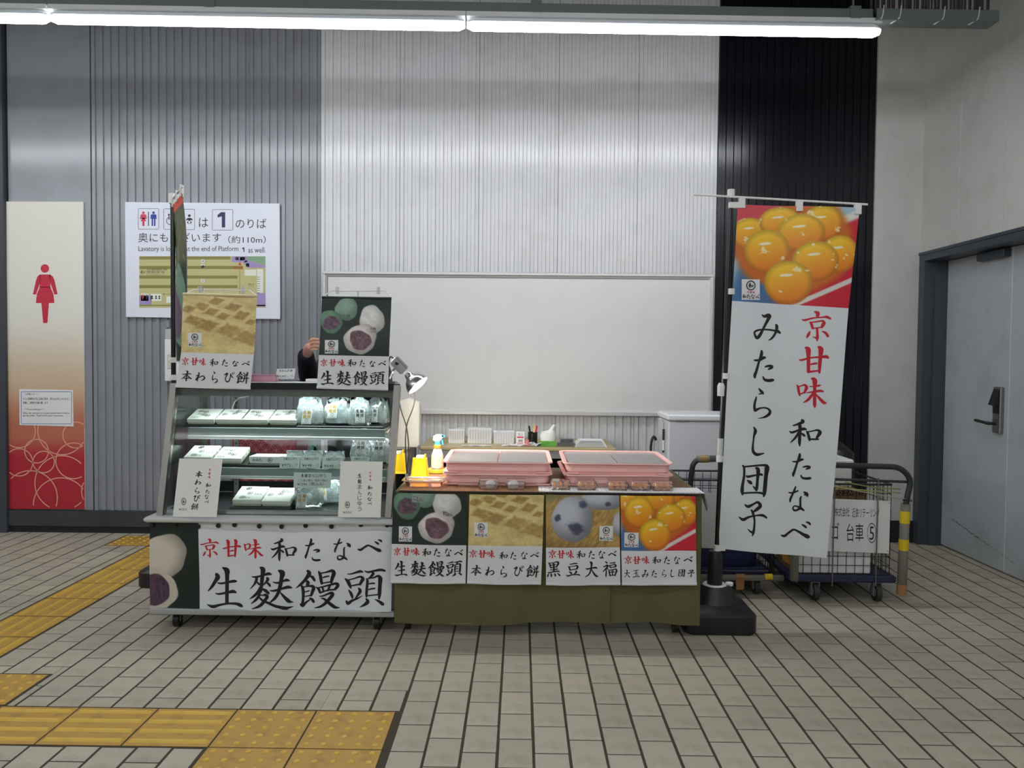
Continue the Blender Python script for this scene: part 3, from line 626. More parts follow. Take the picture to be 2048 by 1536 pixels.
# opal cover: full light straight down, fading out towards the batten
_nt = TUBEM.node_tree; _g = _nt.nodes.new('ShaderNodeNewGeometry'); _s = _nt.nodes.new('ShaderNodeSeparateXYZ'); _m = _nt.nodes.new('ShaderNodeMapRange')
_nt.links.new(_g.outputs['Normal'], _s.inputs[0]); _nt.links.new(_s.outputs['Z'], _m.inputs[0])
_m.inputs[1].default_value = .2; _m.inputs[2].default_value = -.8; _m.inputs[3].default_value = 0; _m.inputs[4].default_value = TUBE_E; _m.clamp = True
_nt.links.new(_m.outputs[0], _nt.nodes['Principled BSDF'].inputs['Emission Strength'])
BATT = mat('lamp_batten', (225, 226, 224), .5)
labels = ['lit white tube light cut off by the left edge of the photo', 'lit white tube light above the display case, middle of the row', 'lit white tube light above the pink trays, ending by the dark wall']
for (a, b), lb in zip(((-725, 98), (102, 923), (927, 1760)), labels):
    p, q = railpt(a), railpt(b); e = empty('tube_light', (p+q)/2, lb, 'lamp', 'tube lights on the rail')
    beam(m := MB(), p, q, .075, .045, .07); put(m, 'batten', BATT, e)
    prof = []
    for t, s in ((0, .6), (.015, 1), (1-.015, 1), (1, .6)):
        c = p.lerp(q, t); prof.append([c+nrm*(.038*math.cos(w)*s)+Vector((0, 0, .012+.036*math.sin(w)*s)) for w in [math.pi*2*k/14 for k in range(14)]])
    put(MB().loft(prof), 'diffuser', TUBEM, e, smooth=50)
# the other lamp rows of the hall, out of the frame
for yr in (1.9, -0.8, -3.4):
    m = MB()
    for k in range(4): m.tube([(-6.85+k*2.4, yr, 3.2), (-4.55+k*2.4, yr, 3.2)], .035, 8)
    put(MB().box(-6.9, 2.75, yr-.5, yr+.5, 3.24, 3.26), 'added_light_shield', GALV, kind='structure')  # unseen plate added over each row to cut off its upward light
    put(m, 'trim_lamp_row', mat('lit_tube_hall', (246, 250, 255), .4, var=0, emit=ROOM_E), kind='structure')
# cable tray end at the right of the rail
e = empty('cable_tray', railpt(1850, .08), 'dark cable tray end with hanging wires right of the tube lights', 'tray')
p, q = railpt(1745), railpt(1992)
beam(m := MB(), p, q, .11, .055, .062); beam(m, p+nrm*.055, q+nrm*.055, .006, .06, .125); beam(m, p-nrm*.055, q-nrm*.055, .006, .06, .115)
put(m, 'tray_body', GALV, e)
m = MB(); rn = random.Random(9)
for k in range(46):
    c = p.lerp(q, (k+.5)/46)+nrm*(.03+rn.uniform(-.015, .015)); m.tube([c+Vector((0, 0, .1+rn.uniform(0, .012))), c+Vector((rn.uniform(-.004, .004), 0, .55))], rn.uniform(.004, .0075), 6)
put(m, 'cables', mat('dark_cable', (66, 62, 60), .7, var=.4, scale=20), e, kind='stuff')
for px in (1757, 1792, 1880, 1950):
    c = railpt(px)-nrm*.062; m = MB().tube([c+Vector((.004, 0, .13)), c+Vector((0, 0, .085)), c+Vector((-.006, 0, .062)), c+nrm*.05+Vector((-.03, 0, .05))], .0035, 6)
    put(m, 'wire_hook', mat('white_wire', (215, 215, 210), .5), e)
# ------------------------------------------------------------------ things on the wall
ALU = mat('aluminium', (196, 198, 198), .35, .75, var=.04, scale=6, stretch=(1, 20, 20))
STEEL = mat('brushed_stainless', (132, 128, 122), .35, .8, var=.06, scale=5, stretch=(30, 30, 1))
WPL = mat('white_plastic', (226, 227, 228), .4, var=.02)
# women's lavatory panel
P = wall(WY-.012)
def lav(u, v):
    c = np.zeros(u.shape+(3,))+np.array((226, 222, 210.)); c = mixc(c, (206, 180, 150), sst(.36, .62, v)); c = mixc(c, (186, 108, 82), sst(.58, .74, v)); c = mixc(c, (176, 34, 50), sst(.76, .84, v))
    return c
def pic_box(name, quad, Y, depth, m, label, cat, **kw):
    e = empty(name, at((quad[0][0]+quad[1][0])/2, (quad[2][1]+quad[3][1])/2, Y), label, cat, **kw)
    q = [at(x, y, Y+.0008) for x, y in quad]
    put(MB().prism(q, (0, depth, 0)), 'board', m, e); return e
SQ = [(12.5, 403), (166.5, 403.5), (169.5, 1018), (17, 1018)]
e = pic_box('lavatory_sign', SQ, WY-.012, .012, WHITEP, 'tall cream-to-red panel with a red woman figure at the left end', 'sign')
picture('gradient_print', e, SQ, P, lav, 2, 60)
Q = fwd(P, .0015); m = MB()
disc(m, 90, 537, 8.5, 8.5, Q)
rect(m, 79.5, 549, 101, 575, Q); m.poly([Q(*p) for p in ((80, 549), (75, 553), (72.5, 560), (66, 588.5), (72, 589), (80, 566), (81, 549))]); m.poly([Q(*p) for p in ((100, 549), (106, 553), (109, 560), (115.5, 588.5), (109, 589), (101, 566), (99, 549))])
m.poly([Q(*p) for p in ((80, 574), (101, 574), (107, 588), (109, 606), (72, 606), (74, 588))]); m.poly([Q(*p) for p in ((83, 606), (98, 606), (95, 646), (86.5, 646))])
put(m, 'woman_figure', mat('crimson_print', (196, 36, 62), .5, var=0), e, label='crimson woman figure')
m = MB(); s = 200/1336
def clipq(px, py): return Q(min(max(px, 17), 169), min(max(py, 860), 1017.5))
def arcring(cx, cy, r, t, n=40):
    cx, cy, r = cx*s, 840+cy*s, r*s
    for k in range(n):
        a, b = 2*math.pi*k/n, 2*math.pi*(k+1)/n
        pts = [(cx+rr*math.cos(w), cy+rr*math.sin(w)) for rr, w in ((r, a), (r, b), (r-t, b), (r-t, a))]
        if all(17.2 < x < 168.8 and 842 < y < 1017 for x, y in pts): m.poly([Q(*p) for p in pts])
for cx, cy, r in ((255, 565, 190), (490, 415, 165), (585, 560, 150), (830, 840, 370), (405, 1040, 370), (815, 1140, 375), (985, 545, 245), (255, 150, 225), (830, 140, 330), (1015, 200, 180), (1340, 950, 255)): arcring(cx, cy, r, 1.9)
put(m, 'ring_pattern', mat('peach_ring_print', (232, 170, 140), .5, var=0), e)
q = [(38.5, 778), (146, 780), (147, 853), (39, 850)]; P2 = wall(WY-.0155)
n = pic_box('notice_card', q, WY-.0155, .0016, WHITEP, 'small white notice card with blue rim stuck on the red women sign', 'notice')
m = MB(); rframe(m, 42, 783, 143.5, 848, 3, .8, fwd(P2, .0004)); put(m, 'rim', BLUE, n)
m = MB(); F2 = fwd(P2, .0006)
for tx, r in (('〜お客さまへ〜', (49, 786, 78, 790)), ('トイレ混雑時は列にお並び頂き、割り込みをしないよう、', (46, 795, 138, 800)), ('順番にご使用をお願い致します', (46, 803, 96, 808)), ('〜To our passengers〜', (50, 817, 86, 821)), ('When the restroom is crowded, please wait in a line to', (46, 824.5, 139, 828.5)), ('use the toilets.  Thank you for your cooperation.', (46, 829.5, 127, 833.5))): text(m, tx, r, F2)
put(m, 'lettering', INK, n)
# platform sign
SQ = [(250, 404), (559, 407), (560, 638), (252, 634)]; P = wall(WY-.02)
e = pic_box('direction_sign', SQ, WY-.02, .018, mat('sign_white', (222, 226, 236), .4, var=.01), 'white lavatory direction sign with platform map on the grey ribbed wall', 'sign')
Q = fwd(P, .0006); D = .0012; k = 450/2048
def zz(x, y): return (230+x*k, 360+y*k)
m = MB()
for a in ((210, 259, 400, 449), (442, 261, 632, 451), (534, 264, 726, 454), (884, 267, 1074, 458)): x0, y0 = zz(a[0], a[1]); x1, y1 = zz(a[2], a[3]); rframe(m, x0, y0, x1, y1, 2.2, .75, Q)
for tx, a in (('は', (764, 345, 848, 430)), ('のりば', (1098, 352, 1378, 440)), ('奥にもございます', (212, 480, 966, 567)), ('（約110m）', (1030, 508, 1372, 578)), ('Lavatory is located at the end of Platform', (214, 602, 1124, 662)), ('as well.', (1212, 612, 1372, 662))): x0, y0 = zz(a[0], a[1]); x1, y1 = zz(a[2], a[3]); text(m, tx, (x0, y0, x1, y1), Q)
rect(m, *zz(301, 290), *zz(309, 418), Q)
# wheelchair and baby marks
ringpoly(m, *zz(500, 372), 7.5, 7.8, .16, Q, a0=.6, a1=5.6); disc(m, *zz(491, 317), 2, 2, Q); rect(m, *zz(487, 325), *zz(494, 362), Q); rect(m, *zz(487, 350), *zz(520, 357), Q)
disc(m, *zz(677, 325), 2.8, 2.8, Q); m.poly([Q(*zz(*p)) for p in ((645, 362), (662, 345), (692, 345), (709, 362), (702, 370), (690, 362), (688, 372), (666, 372), (664, 362), (652, 370))])
for sx in (-1, 1): m.poly([Q(*zz(677+sx*p[0], p[1])) for p in ((6, 378), (20, 378), (21, 390), (6, 402), (4, 396), (12, 388))])
put(m, 'lettering', mat('charcoal_ink', (46, 46, 52), .5, var=0), e)
m = MB(); x0, y0 = zz(935, 318); m.poly([Q(*zz(*p)) for p in ((1168, 614), (1178, 614), (1178, 655), (1169, 655), (1169, 626), (1158, 630), (1156, 622))])
m.poly([Q(*zz(*p)) for p in ((965, 293), (1003, 293), (1003, 432), (972, 432), (972, 330), (936, 342), (932, 320))]); put(m, 'numeral', NAVY, e, label='navy numeral one')
def person_mark(m, cx, cy, h, P, skirt):
    r = h*.09; disc(m, cx, cy-h*.41, r, r, P, 12)
    rect(m, cx-h*.13, cy-h*.3, cx+h*.13, cy+h*.02, P)
    for sx in (-1, 1): m.poly([P(cx+sx*a*h, cy+b*h) for a, b in ((.11, -.3), (.19, -.27), (.24 if skirt else .21, .03), (.18 if skirt else .15, .03), (.1, -.18))])
    if skirt: m.poly([P(cx+a*h, cy+b*h) for a, b in ((-.09, -.06), (.09, -.06), (.19, .18), (-.19, .18))]); rect(m, cx-h*.07, cy+h*.18, cx+h*.07, cy+h*.5, P)
    else:
        for sx in (-1, 1): rect(m, cx+sx*h*.08-h*.05, cy, cx+sx*h*.08+h*.05, cy+h*.5, P)
m = MB(); person_mark(m, *zz(259, 352), 29, Q, True); put(m, 'woman_figure', PINKI, e)
m = MB(); person_mark(m, *zz(351, 352), 29, Q, False); put(m, 'man_figure', BLUE, e)
kk = 270/2048
def mz(x, y): return (270+x*kk, 500+y*kk)
m = MB(); rect(m, *mz(66, 95), *mz(1980, 875), Q); put(m, 'map_ground', mat('map_khaki', (192, 184, 128), .5, var=0), e)
Q2 = fwd(P, D); m = MB()
for y, xe in ((98, 1448), (242, 1640), (388, 1555), (533, 1555)): rect(m, *mz(66, y), *mz(xe, y+46), Q2)
rect(m, *mz(66, 832), *mz(1980, 850), Q2); put(m, 'map_tracks', mat('map_olive', (134, 128, 62), .5, var=0), e, kind='stuff')
m = MB(); rect(m, *mz(1470, 98), *mz(1700, 186), Q2); m.poly([Q2(*mz(*p)) for p in ((1640, 186), (1700, 150), (1980, 235), (1980, 270), (1700, 270))]); rect(m, *mz(1850, 655), *mz(1980, 860), Q2); rect(m, *mz(66, 690), *mz(250, 830), Q2)
put(m, 'map_halls', mat('map_lilac', (158, 142, 190), .5, var=0), e, kind='stuff')
m = MB(); m.poly([Q2(*mz(*p)) for p in ((1702, 98), (1980, 98), (1980, 230), (1702, 148))]); put(m, 'map_green', mat('map_green', (128, 164, 126), .5, var=0), e)
m = MB()
for y in (168, 240, 466, 606): rect(m, *mz(1005, y-26), *mz(1053, y+26), Q2)
for a in ((92, 660, 205, 772), (236, 665, 402, 775), (1526, 108, 1574, 152), (1595, 108, 1668, 158), (1686, 203, 1734, 250), (1664, 298, 1840, 390), (1850, 290, 1945, 650), (475, 705, 565, 800)): rect(m, *mz(a[0], a[1]), *mz(a[2], a[3]), Q2)
put(m, 'map_white', mat('map_white', (226, 228, 216), .5, var=0), e, kind='stuff')
Q3 = fwd(P, .0018); m = MB()
for tx, y in (('4', 168), ('3', 240), ('2', 466), ('1', 606)): text(m, tx, (*mz(1015, y-18), *mz(1043, y+18)), Q3)
person_mark(m, *mz(178, 714), 10, Q3, False); person_mark(m, *mz(1562, 130), 4.6, Q3, False); put(m, 'numeral', NAVY, e)
m = MB(); person_mark(m, *mz(120, 714), 10, Q3, True); person_mark(m, *mz(1540, 130), 4.6, Q3, True); m.poly([Q3(*mz(*p)) for p in ((1592, 182), (1618, 228), (1566, 228))])
text(m, '現在位置', (*mz(1500, 243), *mz(1640, 300)), Q3); put(m, 'red_lettering', mat('map_red', (196, 62, 48), .5, var=0), e)
m = MB()
for tx, a in (('奈良 橿原神宮前 吉野', (180, 283, 488, 312)), ('伊勢 鳥羽 志摩 方面', (180, 320, 446, 350)), ('For Nara, Kashiharajingu-mae, Yoshino', (180, 360, 460, 370)), ('Ise, Toba and Shima', (180, 378, 400, 388)), ('改札口', (1720, 508, 1806, 542)), ('Ticket Gate', (1725, 552, 1800, 562)), ('←', (84, 305, 156, 368)), ('<', (424, 652, 450, 688))): text(m, tx, (*mz(a[0], a[1]), *mz(a[2], a[3])), Q3)
for k in range(9): rect(m, *mz(452+k*13, 666), *mz(459+k*13, 673), Q3)
for k in range(20): rect(m, *mz(1588, 318+k*18), *mz(1596, 328+k*18), Q3)
for k in range(8): rect(m, *mz(1850, 408+k*34), *mz(1895, 414+k*34), Q3)
for cx in (262, 320, 372): disc(m, *mz(cx, 705), 1.7, 1.7, Q3, 10); m.poly([Q3(*mz(*p)) for p in ((cx-18, 742), (cx-10, 722), (cx+10, 722), (cx+18, 742))])
for cx, cy in ((1632, 132), (1708, 228), (1655, 132)): disc(m, *mz(cx, cy), 1.2, 1.6, Q3, 8)
put(m, 'small_lettering', INK, e)
# white framed notice board
e = empty('notice_board', at(1036, 835, WY-.03), 'large blank white framed notice board on the white corrugated wall', 'board')
q = [(648, 543), (1425, 549), (1424, 839), (648, 826)]; Pb = wall(WY-.03)
def frame_bar(a, b, w):
    A_, B_ = at(*a, WY-.034), at(*b, WY-.034); return bar(MB(), A_, B_, w, .034, (0, 1, 0) if abs((B_-A_).z) > .3 else (0, 0, 1))
z0, z1, xl, xr = .913, 1.957, -1.457, 1.401
FRB = mat('board_frame', (206, 206, 206), .35, .3, var=.02)
put(MB().box(xl+.02, xr-.02, WY-.022, WY-.002, z0+.02, z1-.02), 'panel', mat('board_white', (216, 215, 213), .45, var=.015, scale=2, dirt=((200, 198, 196), .3, 4)), e)
for nm, a in (('frame_rail', (xl, xr, z1-.022, z1)), ('frame_rail', (xl, xr, z0, z0+.03)), ('frame_stile', (xl, xl+.022, z0+.03, z1-.022)), ('frame_stile', (xr-.022, xr, z0+.03, z1-.022))):
    put(MB().cbox(a[0], a[1], WY-.04, WY-.002, a[2], a[3], .004), nm, FRB, e)
for a in ((xl+.03, xr-.03, z1-.04, z1-.034), (xl+.03, xl+.036, z0+.03, z1-.04)): put(MB().box(a[0], a[1], WY-.026, WY-.022, a[2], a[3]), 'inner_bead', mat('bead', (120, 120, 122), .4), e)
# wall intercom behind the left flag
e = empty('wall_box', at(340, 760, WY-.06), 'white wall box with a beige switch plate behind the left flag pole', 'switch')
a, b = at(329.5, 762, WY-.06), at(366, 658, WY-.06)
put(MB().cbox(a.x, b.x, WY-.06, WY-.001, a.z, b.z-.075, .003), 'body', WPL, e); put(MB().cbox(a.x, b.x, WY-.055, WY-.001, b.z-.075, b.z, .003), 'hood', mat('light_grey_plastic', (176, 178, 178), .45), e)
c = at(335, 737.5, WY-.06); d2 = at(352, 709, WY-.06); sp = put(MB().cbox(c.x, d2.x, WY-.066, WY-.06, c.z, d2.z, .002), 'switch_plate', mat('beige_plate', (206, 200, 184), .4), e)
put(MB().cbox(c.x+.01, c.x+.03, WY-.069, WY-.066, d2.z-.045, d2.z-.02, .001), 'switch', WPL, sp)
put(MB().tube([at(336, 655, WY-.02), at(336, 640, WY-.02)], .014, 8), 'conduit', GREYW, e)
# ------------------------------------------------------------------ banners on poles
FLAGW = mat('flag_white', (224, 226, 228), .75, var=.02, scale=6)
POLEB = mat('black_pole', (20, 20, 21), .3, var=.05); WTAB = mat('white_tab', (226, 226, 222), .6, var=.02)
BASEB = mat('black_tank_plastic', (33, 34, 36), .42, var=.08, scale=14, bump=.06, bscale=60)
def water_base(x, y, w, d, h, label):
    e = empty('flag_banner', (x, y, 0), label, 'flag')
    def rr(ww, dd, z, r):
        return [Vector((x+px, y+py, z)) for px, py in rrect(-ww/2, -dd/2, ww/2, dd/2, r)]
    put(MB().loft([rr(w*.97, d*.97, 0, .05), rr(w, d, .01, .05), rr(w, d, h*.42, .05), rr(w*.95, d*.95, h*.47, .05), rr(w*.76, d*.76, h*.56, w*.3), rr(w*.66, d*.66, h*.6, w*.3), rr(w*.5, d*.5, h*.9, w*.24), rr(w*.44, d*.44, h, w*.2)]), 'tank', BASEB, e, smooth=35)
    return e
BX, BY = .99, 4.125
e = water_base(BX, BY, .355, .34, .21, 'tall white flag with amber dumpling photo and brush lettering at right')
PT, PM, PB = at(1462, 388, 4.1), at(1449, 745, 4.1), at(1431, 1180, 4.1)
put(MB().lathe([(.05, 0), (.06, .004), (.052, .012), (.046, .008)], Matrix.Translation((PB.x-.004, BY-.02, .205)), 24), 'collar_ring', WTAB, e, smooth=40)
put(MB().lathe([(.033, .19), (.038, .2), (.036, .36), (.03, .38), (.018, .385)], Matrix.Translation((PB.x-.004, BY-.02, 0)), 18), 'socket', BASEB, e, smooth=40)
put(MB().lathe([(.018, 0), (.02, .014), (.012, .018)], Matrix.Translation((BX+.07, BY-.02, .205)), 14), 'filler_cap', WTAB, e)
foot = Vector((PB.x-.004, BY-.02, .23))
put(MB().tube([foot, PB, PM], .0135, 10), 'lower_pole', POLEB, e); put(MB().tube([PM, PT], .011, 10), 'upper_pole', POLEB, e)
def along(p, q, t): return p.lerp(q, t)
c = at(1442.5, 780, 4.1); put(MB().tube([c+Vector((.001, 0, .035)), c+Vector((0, 0, .02)), c-Vector((.001, 0, .03))], [.014, .02, .019], 12), 'pole_clamp', WTAB, e)
put(MB().tube([PT-Vector((0, 0, .02)), PT+Vector((0, 0, .022))], .018, 12), 'top_cap', WTAB, e)
put(MB().tube([at(1387, 389, 4.09), at(1735, 409, 4.09)], .0052, 8), 'cross_rod', WTAB, e)
wv = lambda p: Vector((0, .007*math.sin(p.x*14+p.z*1.5)+.004*math.sin(p.z*5+p.x*8), 0))
def PF(px, py):
    p = at(px, py, 4.085); return p+wv(p)
fl = sheet('cloth', e, [(1463, 602), (1697.6, 616.5), (1654, 1117), (1437, 1097)], PF, FLAGW, 24, 40)
picture('dumpling_print', e, [(1475, 409), (1720, 415), (1697.6, 616.5), (1463, 602)], PF, dango, 170, 140, label='printed photo of amber glazed dumplings')
L = fwd(PF, .0015)
blk = [('み', (1506, 627, 1562, 681)), ('た', (1506, 699.5, 1549, 764)), ('ら', (1506, 776, 1543, 837)), ('し', (1502.7, 853, 1529, 912)), ('団', (1480, 928, 1539, 994.5)), ('子', (1476.6, 1001.5, 1534, 1072)), ('和', (1579, 838, 1642.6, 893.6)), ('た', (1585, 906, 1624, 960)), ('な', (1577.6, 972.7, 1618, 1023.7)), ('べ', (1561.7, 1043.7, 1623, 1078))]
shopline(e, L, [('京', (1603, 622, 1662, 683)), ('甘', (1597.6, 692, 1657, 747.6)), ('味', (1592.7, 754.7, 1652.4, 816))], blk)
badge(e, (1482, 559, 1519, 600), L)
for x, y in ((1462, 583), (1451, 752), (1438, 918), (1433, 1096)):
    p = at(x+1, y, 4.083); t = .028
    put(MB().tube([p+Vector((0, 0, -t/2)), p+Vector((0, 0, t/2))], .0165, 12).box(p.x, p.x+.042, p.y-.001, p.y+.001, p.z-t/2, p.z+t/2), 'loop_tab', WTAB, e)
for x, y in ((1484, 404), (1599, 410), (1716, 416)):
    p = at(x, y, 4.082); put(MB().box(p.x-.015, p.x+.015, p.y-.007, p.y+.016, p.z-.03, p.z+.022), 'top_tab', WTAB, e)
p = at(1471, 410, 4.08); put(MB().box(p.x-.03, p.x+.03, p.y-.004, p.y+.02, p.z-.014, p.z+.014), 'corner_tab', WTAB, e)
m = MB(); p = at(1440, 897, 4.085); put(MB().tube([p+Vector((-.001, 0, -.05)), p+Vector((.002, 0, .05))], .0142, 12), 'pole_label', mat('label_print', (206, 206, 202), .5, var=.4, scale=60), e)
# left flag seen edge on
YL = 4.64; e = water_base(-2.02, 4.8, .34, .34, .2, 'narrow edge-on flag with green cake print standing behind the display case')
t0 = at(345.5, 398, YL); t1 = at(364.5, 373, 4.24); foot = Vector((-2.03, 4.8, .19))
put(MB().tube([foot, at(347, 735, YL), t0], .0135, 10), 'pole', POLEB, e)
put(MB().tube([t0-Vector((0, 0, .025)), t0+Vector((0, 0, .03))], .022, 12), 'top_cap', WTAB, e)
put(MB().tube([t0+Vector((0, .05, 0)), t0, t1], .006, 8), 'cross_rod', WTAB, e)
hh = at(348, 700, YL).z
def PS(u, v):
    top = t0.lerp(t1, u*.97+.02)+Vector((0, 0, -.035)); z = top.z+(hh-.06-top.z)*v
    k = sst(0, .5, np.array(v)); return Vector((top.x+.013*math.sin(u*9+v*3)*float(k)+.06*v*u+.01*v, top.y+.015*math.sin(v*7), z))
picture('cloth_print', e, [(0, 0), (1, 0), (1, 1), (0, 1)], PS, side_flag, 60, 160, label='leaf and green rice cake print')
for u in (.06, .5, .95):
    p = t0.lerp(t1, u); put(MB().box(p.x-.004, p.x+.004, p.y-.018, p.y+.018, p.z-.05, p.z+.012), 'top_tab', WTAB, e)
for y in (720, 755): 
    p = at(348, y, YL-.02); put(MB().box(p.x-.018, p.x+.05, p.y-.016, p.y+.016, p.z-.015, p.z+.015), 'loop_tab', WTAB, e)
# ------------------------------------------------------------------ display case
CX0, CX1, CF = -1.79, -.603, 3.95
e = case = empty('display_case', (-1.2, 4.25, 0), 'glass-fronted stainless display case on castors full of boxed and bagged sweets', 'display case')
SPK = mat('speckled_steel', (150, 148, 142), .45, .3, var=.5, scale=180)
put(MB().cbox(CX0, CX1, CF, 4.56, .105, .53, .006), 'body', SPK, e, label='speckled grey cabinet body')
put(MB().cbox(CX0-.005, CX1+.005, CF-.022, 4.57, .076, .106, .005), 'bottom_rail', ALU, e)
LEDG = mat('white_aluminium', (214, 215, 214), .3, .4, var=.03, stretch=(1, 20, 20))
put(MB().cbox(CX0-.018, CX1+.014, 3.90, 4.57, .532, .556, .008), 'counter_ledge', LEDG, e)
for x in (CX0+.11, CX1-.09):
    for y, nm in ((3.995, 1), (4.5, 2)):
        w = put(MB().tube([(x-.013, y, .034), (x+.013, y, .034)], .034, 18), 'castor', BLK, e, smooth=40)
        put(MB().box(x-.02, x-.015, y-.016, y+.016, .03, .076).box(x+.015, x+.02, y-.016, y+.016, .03, .076).box(x-.03, x+.03, y-.03, y+.03, .07, .077), 'fork', STEEL, w)
def post(a, b, w=.03, t=.045):
    return bar(MB(), a, b, w, t, (0, 1, 0))
PL0, PL1 = at(322, 1036, 3.97), at(350, 768, 4.135); PR0, PR1 = at(777, 1036, 3.97), at(795, 772, 4.135)
put(post(PL0, PL1), 'front_post', STEEL, e); put(post(PR0, PR1), 'front_post', STEEL, e)
put(post((PL0.x, 4.545, .55), (PL1.x, 4.545, 1.19)), 'rear_post', STEEL, e); RRX = at(786, 900, 4.545).x; put(post((RRX, 4.545, .55), (RRX, 4.545, 1.17)), 'rear_post', STEEL, e)
TZ0, TZ1 = at(570, 779, 4.13).z, at(570, 766, 4.13).z
DRK = mat('black_laminate', (22, 23, 25), .25, var=.05)
put(MB().prism([(PL1.x-.015, 4.125, TZ0), (PR1.x+.015, 4.125, TZ0), (RRX+.015, 4.57, TZ0), (PL1.x-.015, 4.57, TZ0)], (0, 0, TZ1-TZ0)), 'top_board', DRK, e)
put(MB().box(PL1.x, PR1.x, 4.14, 4.2, TZ0-.036, TZ0), 'top_lip', STEEL, e)
GL_ = clear('case_glass', (225, 238, 234), .0, .03, 1.15, 0.0)
def glass(nm, pts, d=(0, .005, 0)): put(MB().prism(pts, d), nm, GL_, e, label='clear glass pane')
glass('front_glass', [PL0+Vector((.016, 0, .02)), PR0+Vector((-.016, 0, .02)), PR1+Vector((-.016, 0, -.03)), PL1+Vector((.016, 0, -.03))])
for pa, pb, rx in ((PL0, PL1, PL0.x), (PR0, PR1, RRX)): glass('side_glass', [(pa.x, 3.99, .557), (rx, 4.53, .557), (rx, 4.53, TZ0), (pb.x, 4.15, TZ0)], (.004, 0, 0))
put(MB().cbox(PL0.x+.01, PR0.x-.01, 4.012, 4.545, .557, .575, .003), 'deck', DRK, e)
put(MB().cbox(PL0.x+.016, PR0.x-.016, 3.996, 4.011, .557, .579, .002), 'deck_rail', STEEL, e)
SHELFM = mat('shelf_steel', (138, 146, 144), .5, .3, var=.04, stretch=(1, 20, 20)); LITS = mat('shelf_lamp', (235, 248, 250), .4, var=0, emit=LED_E)
def shelf(x0, x1, yf, pyt, pyb):
    zt, zb = at(570, pyt, yf).z, at(570, pyb, yf).z; a, b = at(x0, pyt, yf).x, at(x1, pyt, yf).x
    s = put(MB().box(a, b, yf+.012, 4.52, zt-.012, zt), 'shelf', SHELFM, e)
    h = zt-zb; put(MB().cbox(a-.004, b+.004, yf, yf+.014, zb+.006, zt+.002, .003), 'shelf_rail', SHELFM, s)
    put(MB().cbox(a-.004, b+.004, yf-.012, yf+.012, zb, zb+h*.3, .003), 'lamp_cover', LEDG, s)
    put(MB().box(a+.02, b-.02, yf+.018, yf+.04, zt-.02, zt-.0125), 'lamp_strip', LITS, s)
    return zt
S1 = shelf(378, 769, 4.22, 857, 879); S2 = shelf(362, 771, 4.12, 937, 958); S0 = .575
put(MB().cbox(-1.68, -.7, 4.205, 4.245, TZ0-.026, TZ0-.012, .003), 'lamp_housing', LEDG, e)
put(MB().box(-1.66, -.72, 4.212, 4.238, TZ0-.034, TZ0-.026), 'lamp_tube', LITS, e)
put(MB().cbox(PL0.x+.02, RRX-.02, 4.548, 4.556, .577, at(500, 962, 4.55).z, .002), 'rear_panel', DRK, e)
m = MB()
for z in np.arange(.62, 1.12, .025): m.box(-1.575, -1.569, 4.517, 4.521, z, z+.012)
put(m, 'bracket_slots', BLK, put(MB().box(-1.585, -1.56, 4.52, 4.535, .575, TZ0), 'rear_upright', STEEL, e), kind='stuff')
put(MB().tube(arc([(-1.6, 4.5, .9), (-1.6, 4.5, 1.0), (-1.57, 4.51, 1.1), (-1.5, 4.51, 1.11)], .04), .004, 6), 'lamp_cable', WPL, e)
# ------------------------------------------------------------------ sweets in the case
BOXL = mat('cream_carton', (232, 230, 220), .55, var=.02); BOXB = mat('green_cream_carton', (214, 212, 176), .55, var=.02)
SKETCH = mat('brush_print', (52, 52, 56), .6, var=0)
def gift_box(w, d, h, seed, name='sweet_box'):
    e = empty(name, (0, 0, 0)); rn = random.Random(seed)
    put(MB().cbox(-w/2+.003, w/2-.003, .003, d-.003, 0, h*.75, .001), 'base', BOXB, e, label='pale green carton base')
    put(MB().cbox(-w/2, w/2, 0, d, h*.3, h, .0015), 'lid', BOXL, e)
    m = MB(); pt = lambda x, y: Vector((x, y, h+.0004)); fr = lambda x, z: Vector((x, -.0004, z))
    for k in range(6):
        cx, cy = rn.uniform(-w*.34, w*.34), rn.uniform(d*.15, d*.85); t = rn.randrange(3)
        if t == 0: ringpoly(m, cx, cy, .014, .016, .22, pt, 14); brush(m, '和', (cx-.009, cy+.011, cx+.009, cy-.011), pt)
        elif t == 1:
            for i, ch in enumerate('たなべ'): brush(m, ch, (cx+.013*i-.019, cy+.011, cx+.013*i-.006, cy-.011), pt)
        else:
            for i, ch in enumerate('和わ'): brush(m, ch, (cx+.014*i-.012, cy+.008, cx+.014*i, cy-.008), pt)
    for k in range(3):
        cx = w/2+.0004; y0 = d*(.2+.3*k); q = lambda a, b: Vector((w/2+.0004, a, b)); brush(m, 'なたわ'[k], (y0, h*.9, y0+.018, h*.45), q)
    put(m, 'lettering', SKETCH, e); return e
gA, gB, gC = gift_box(.142, .15, .03, 1), gift_box(.142, .15, .03, 5), gift_box(.142, .15, .036, 8)
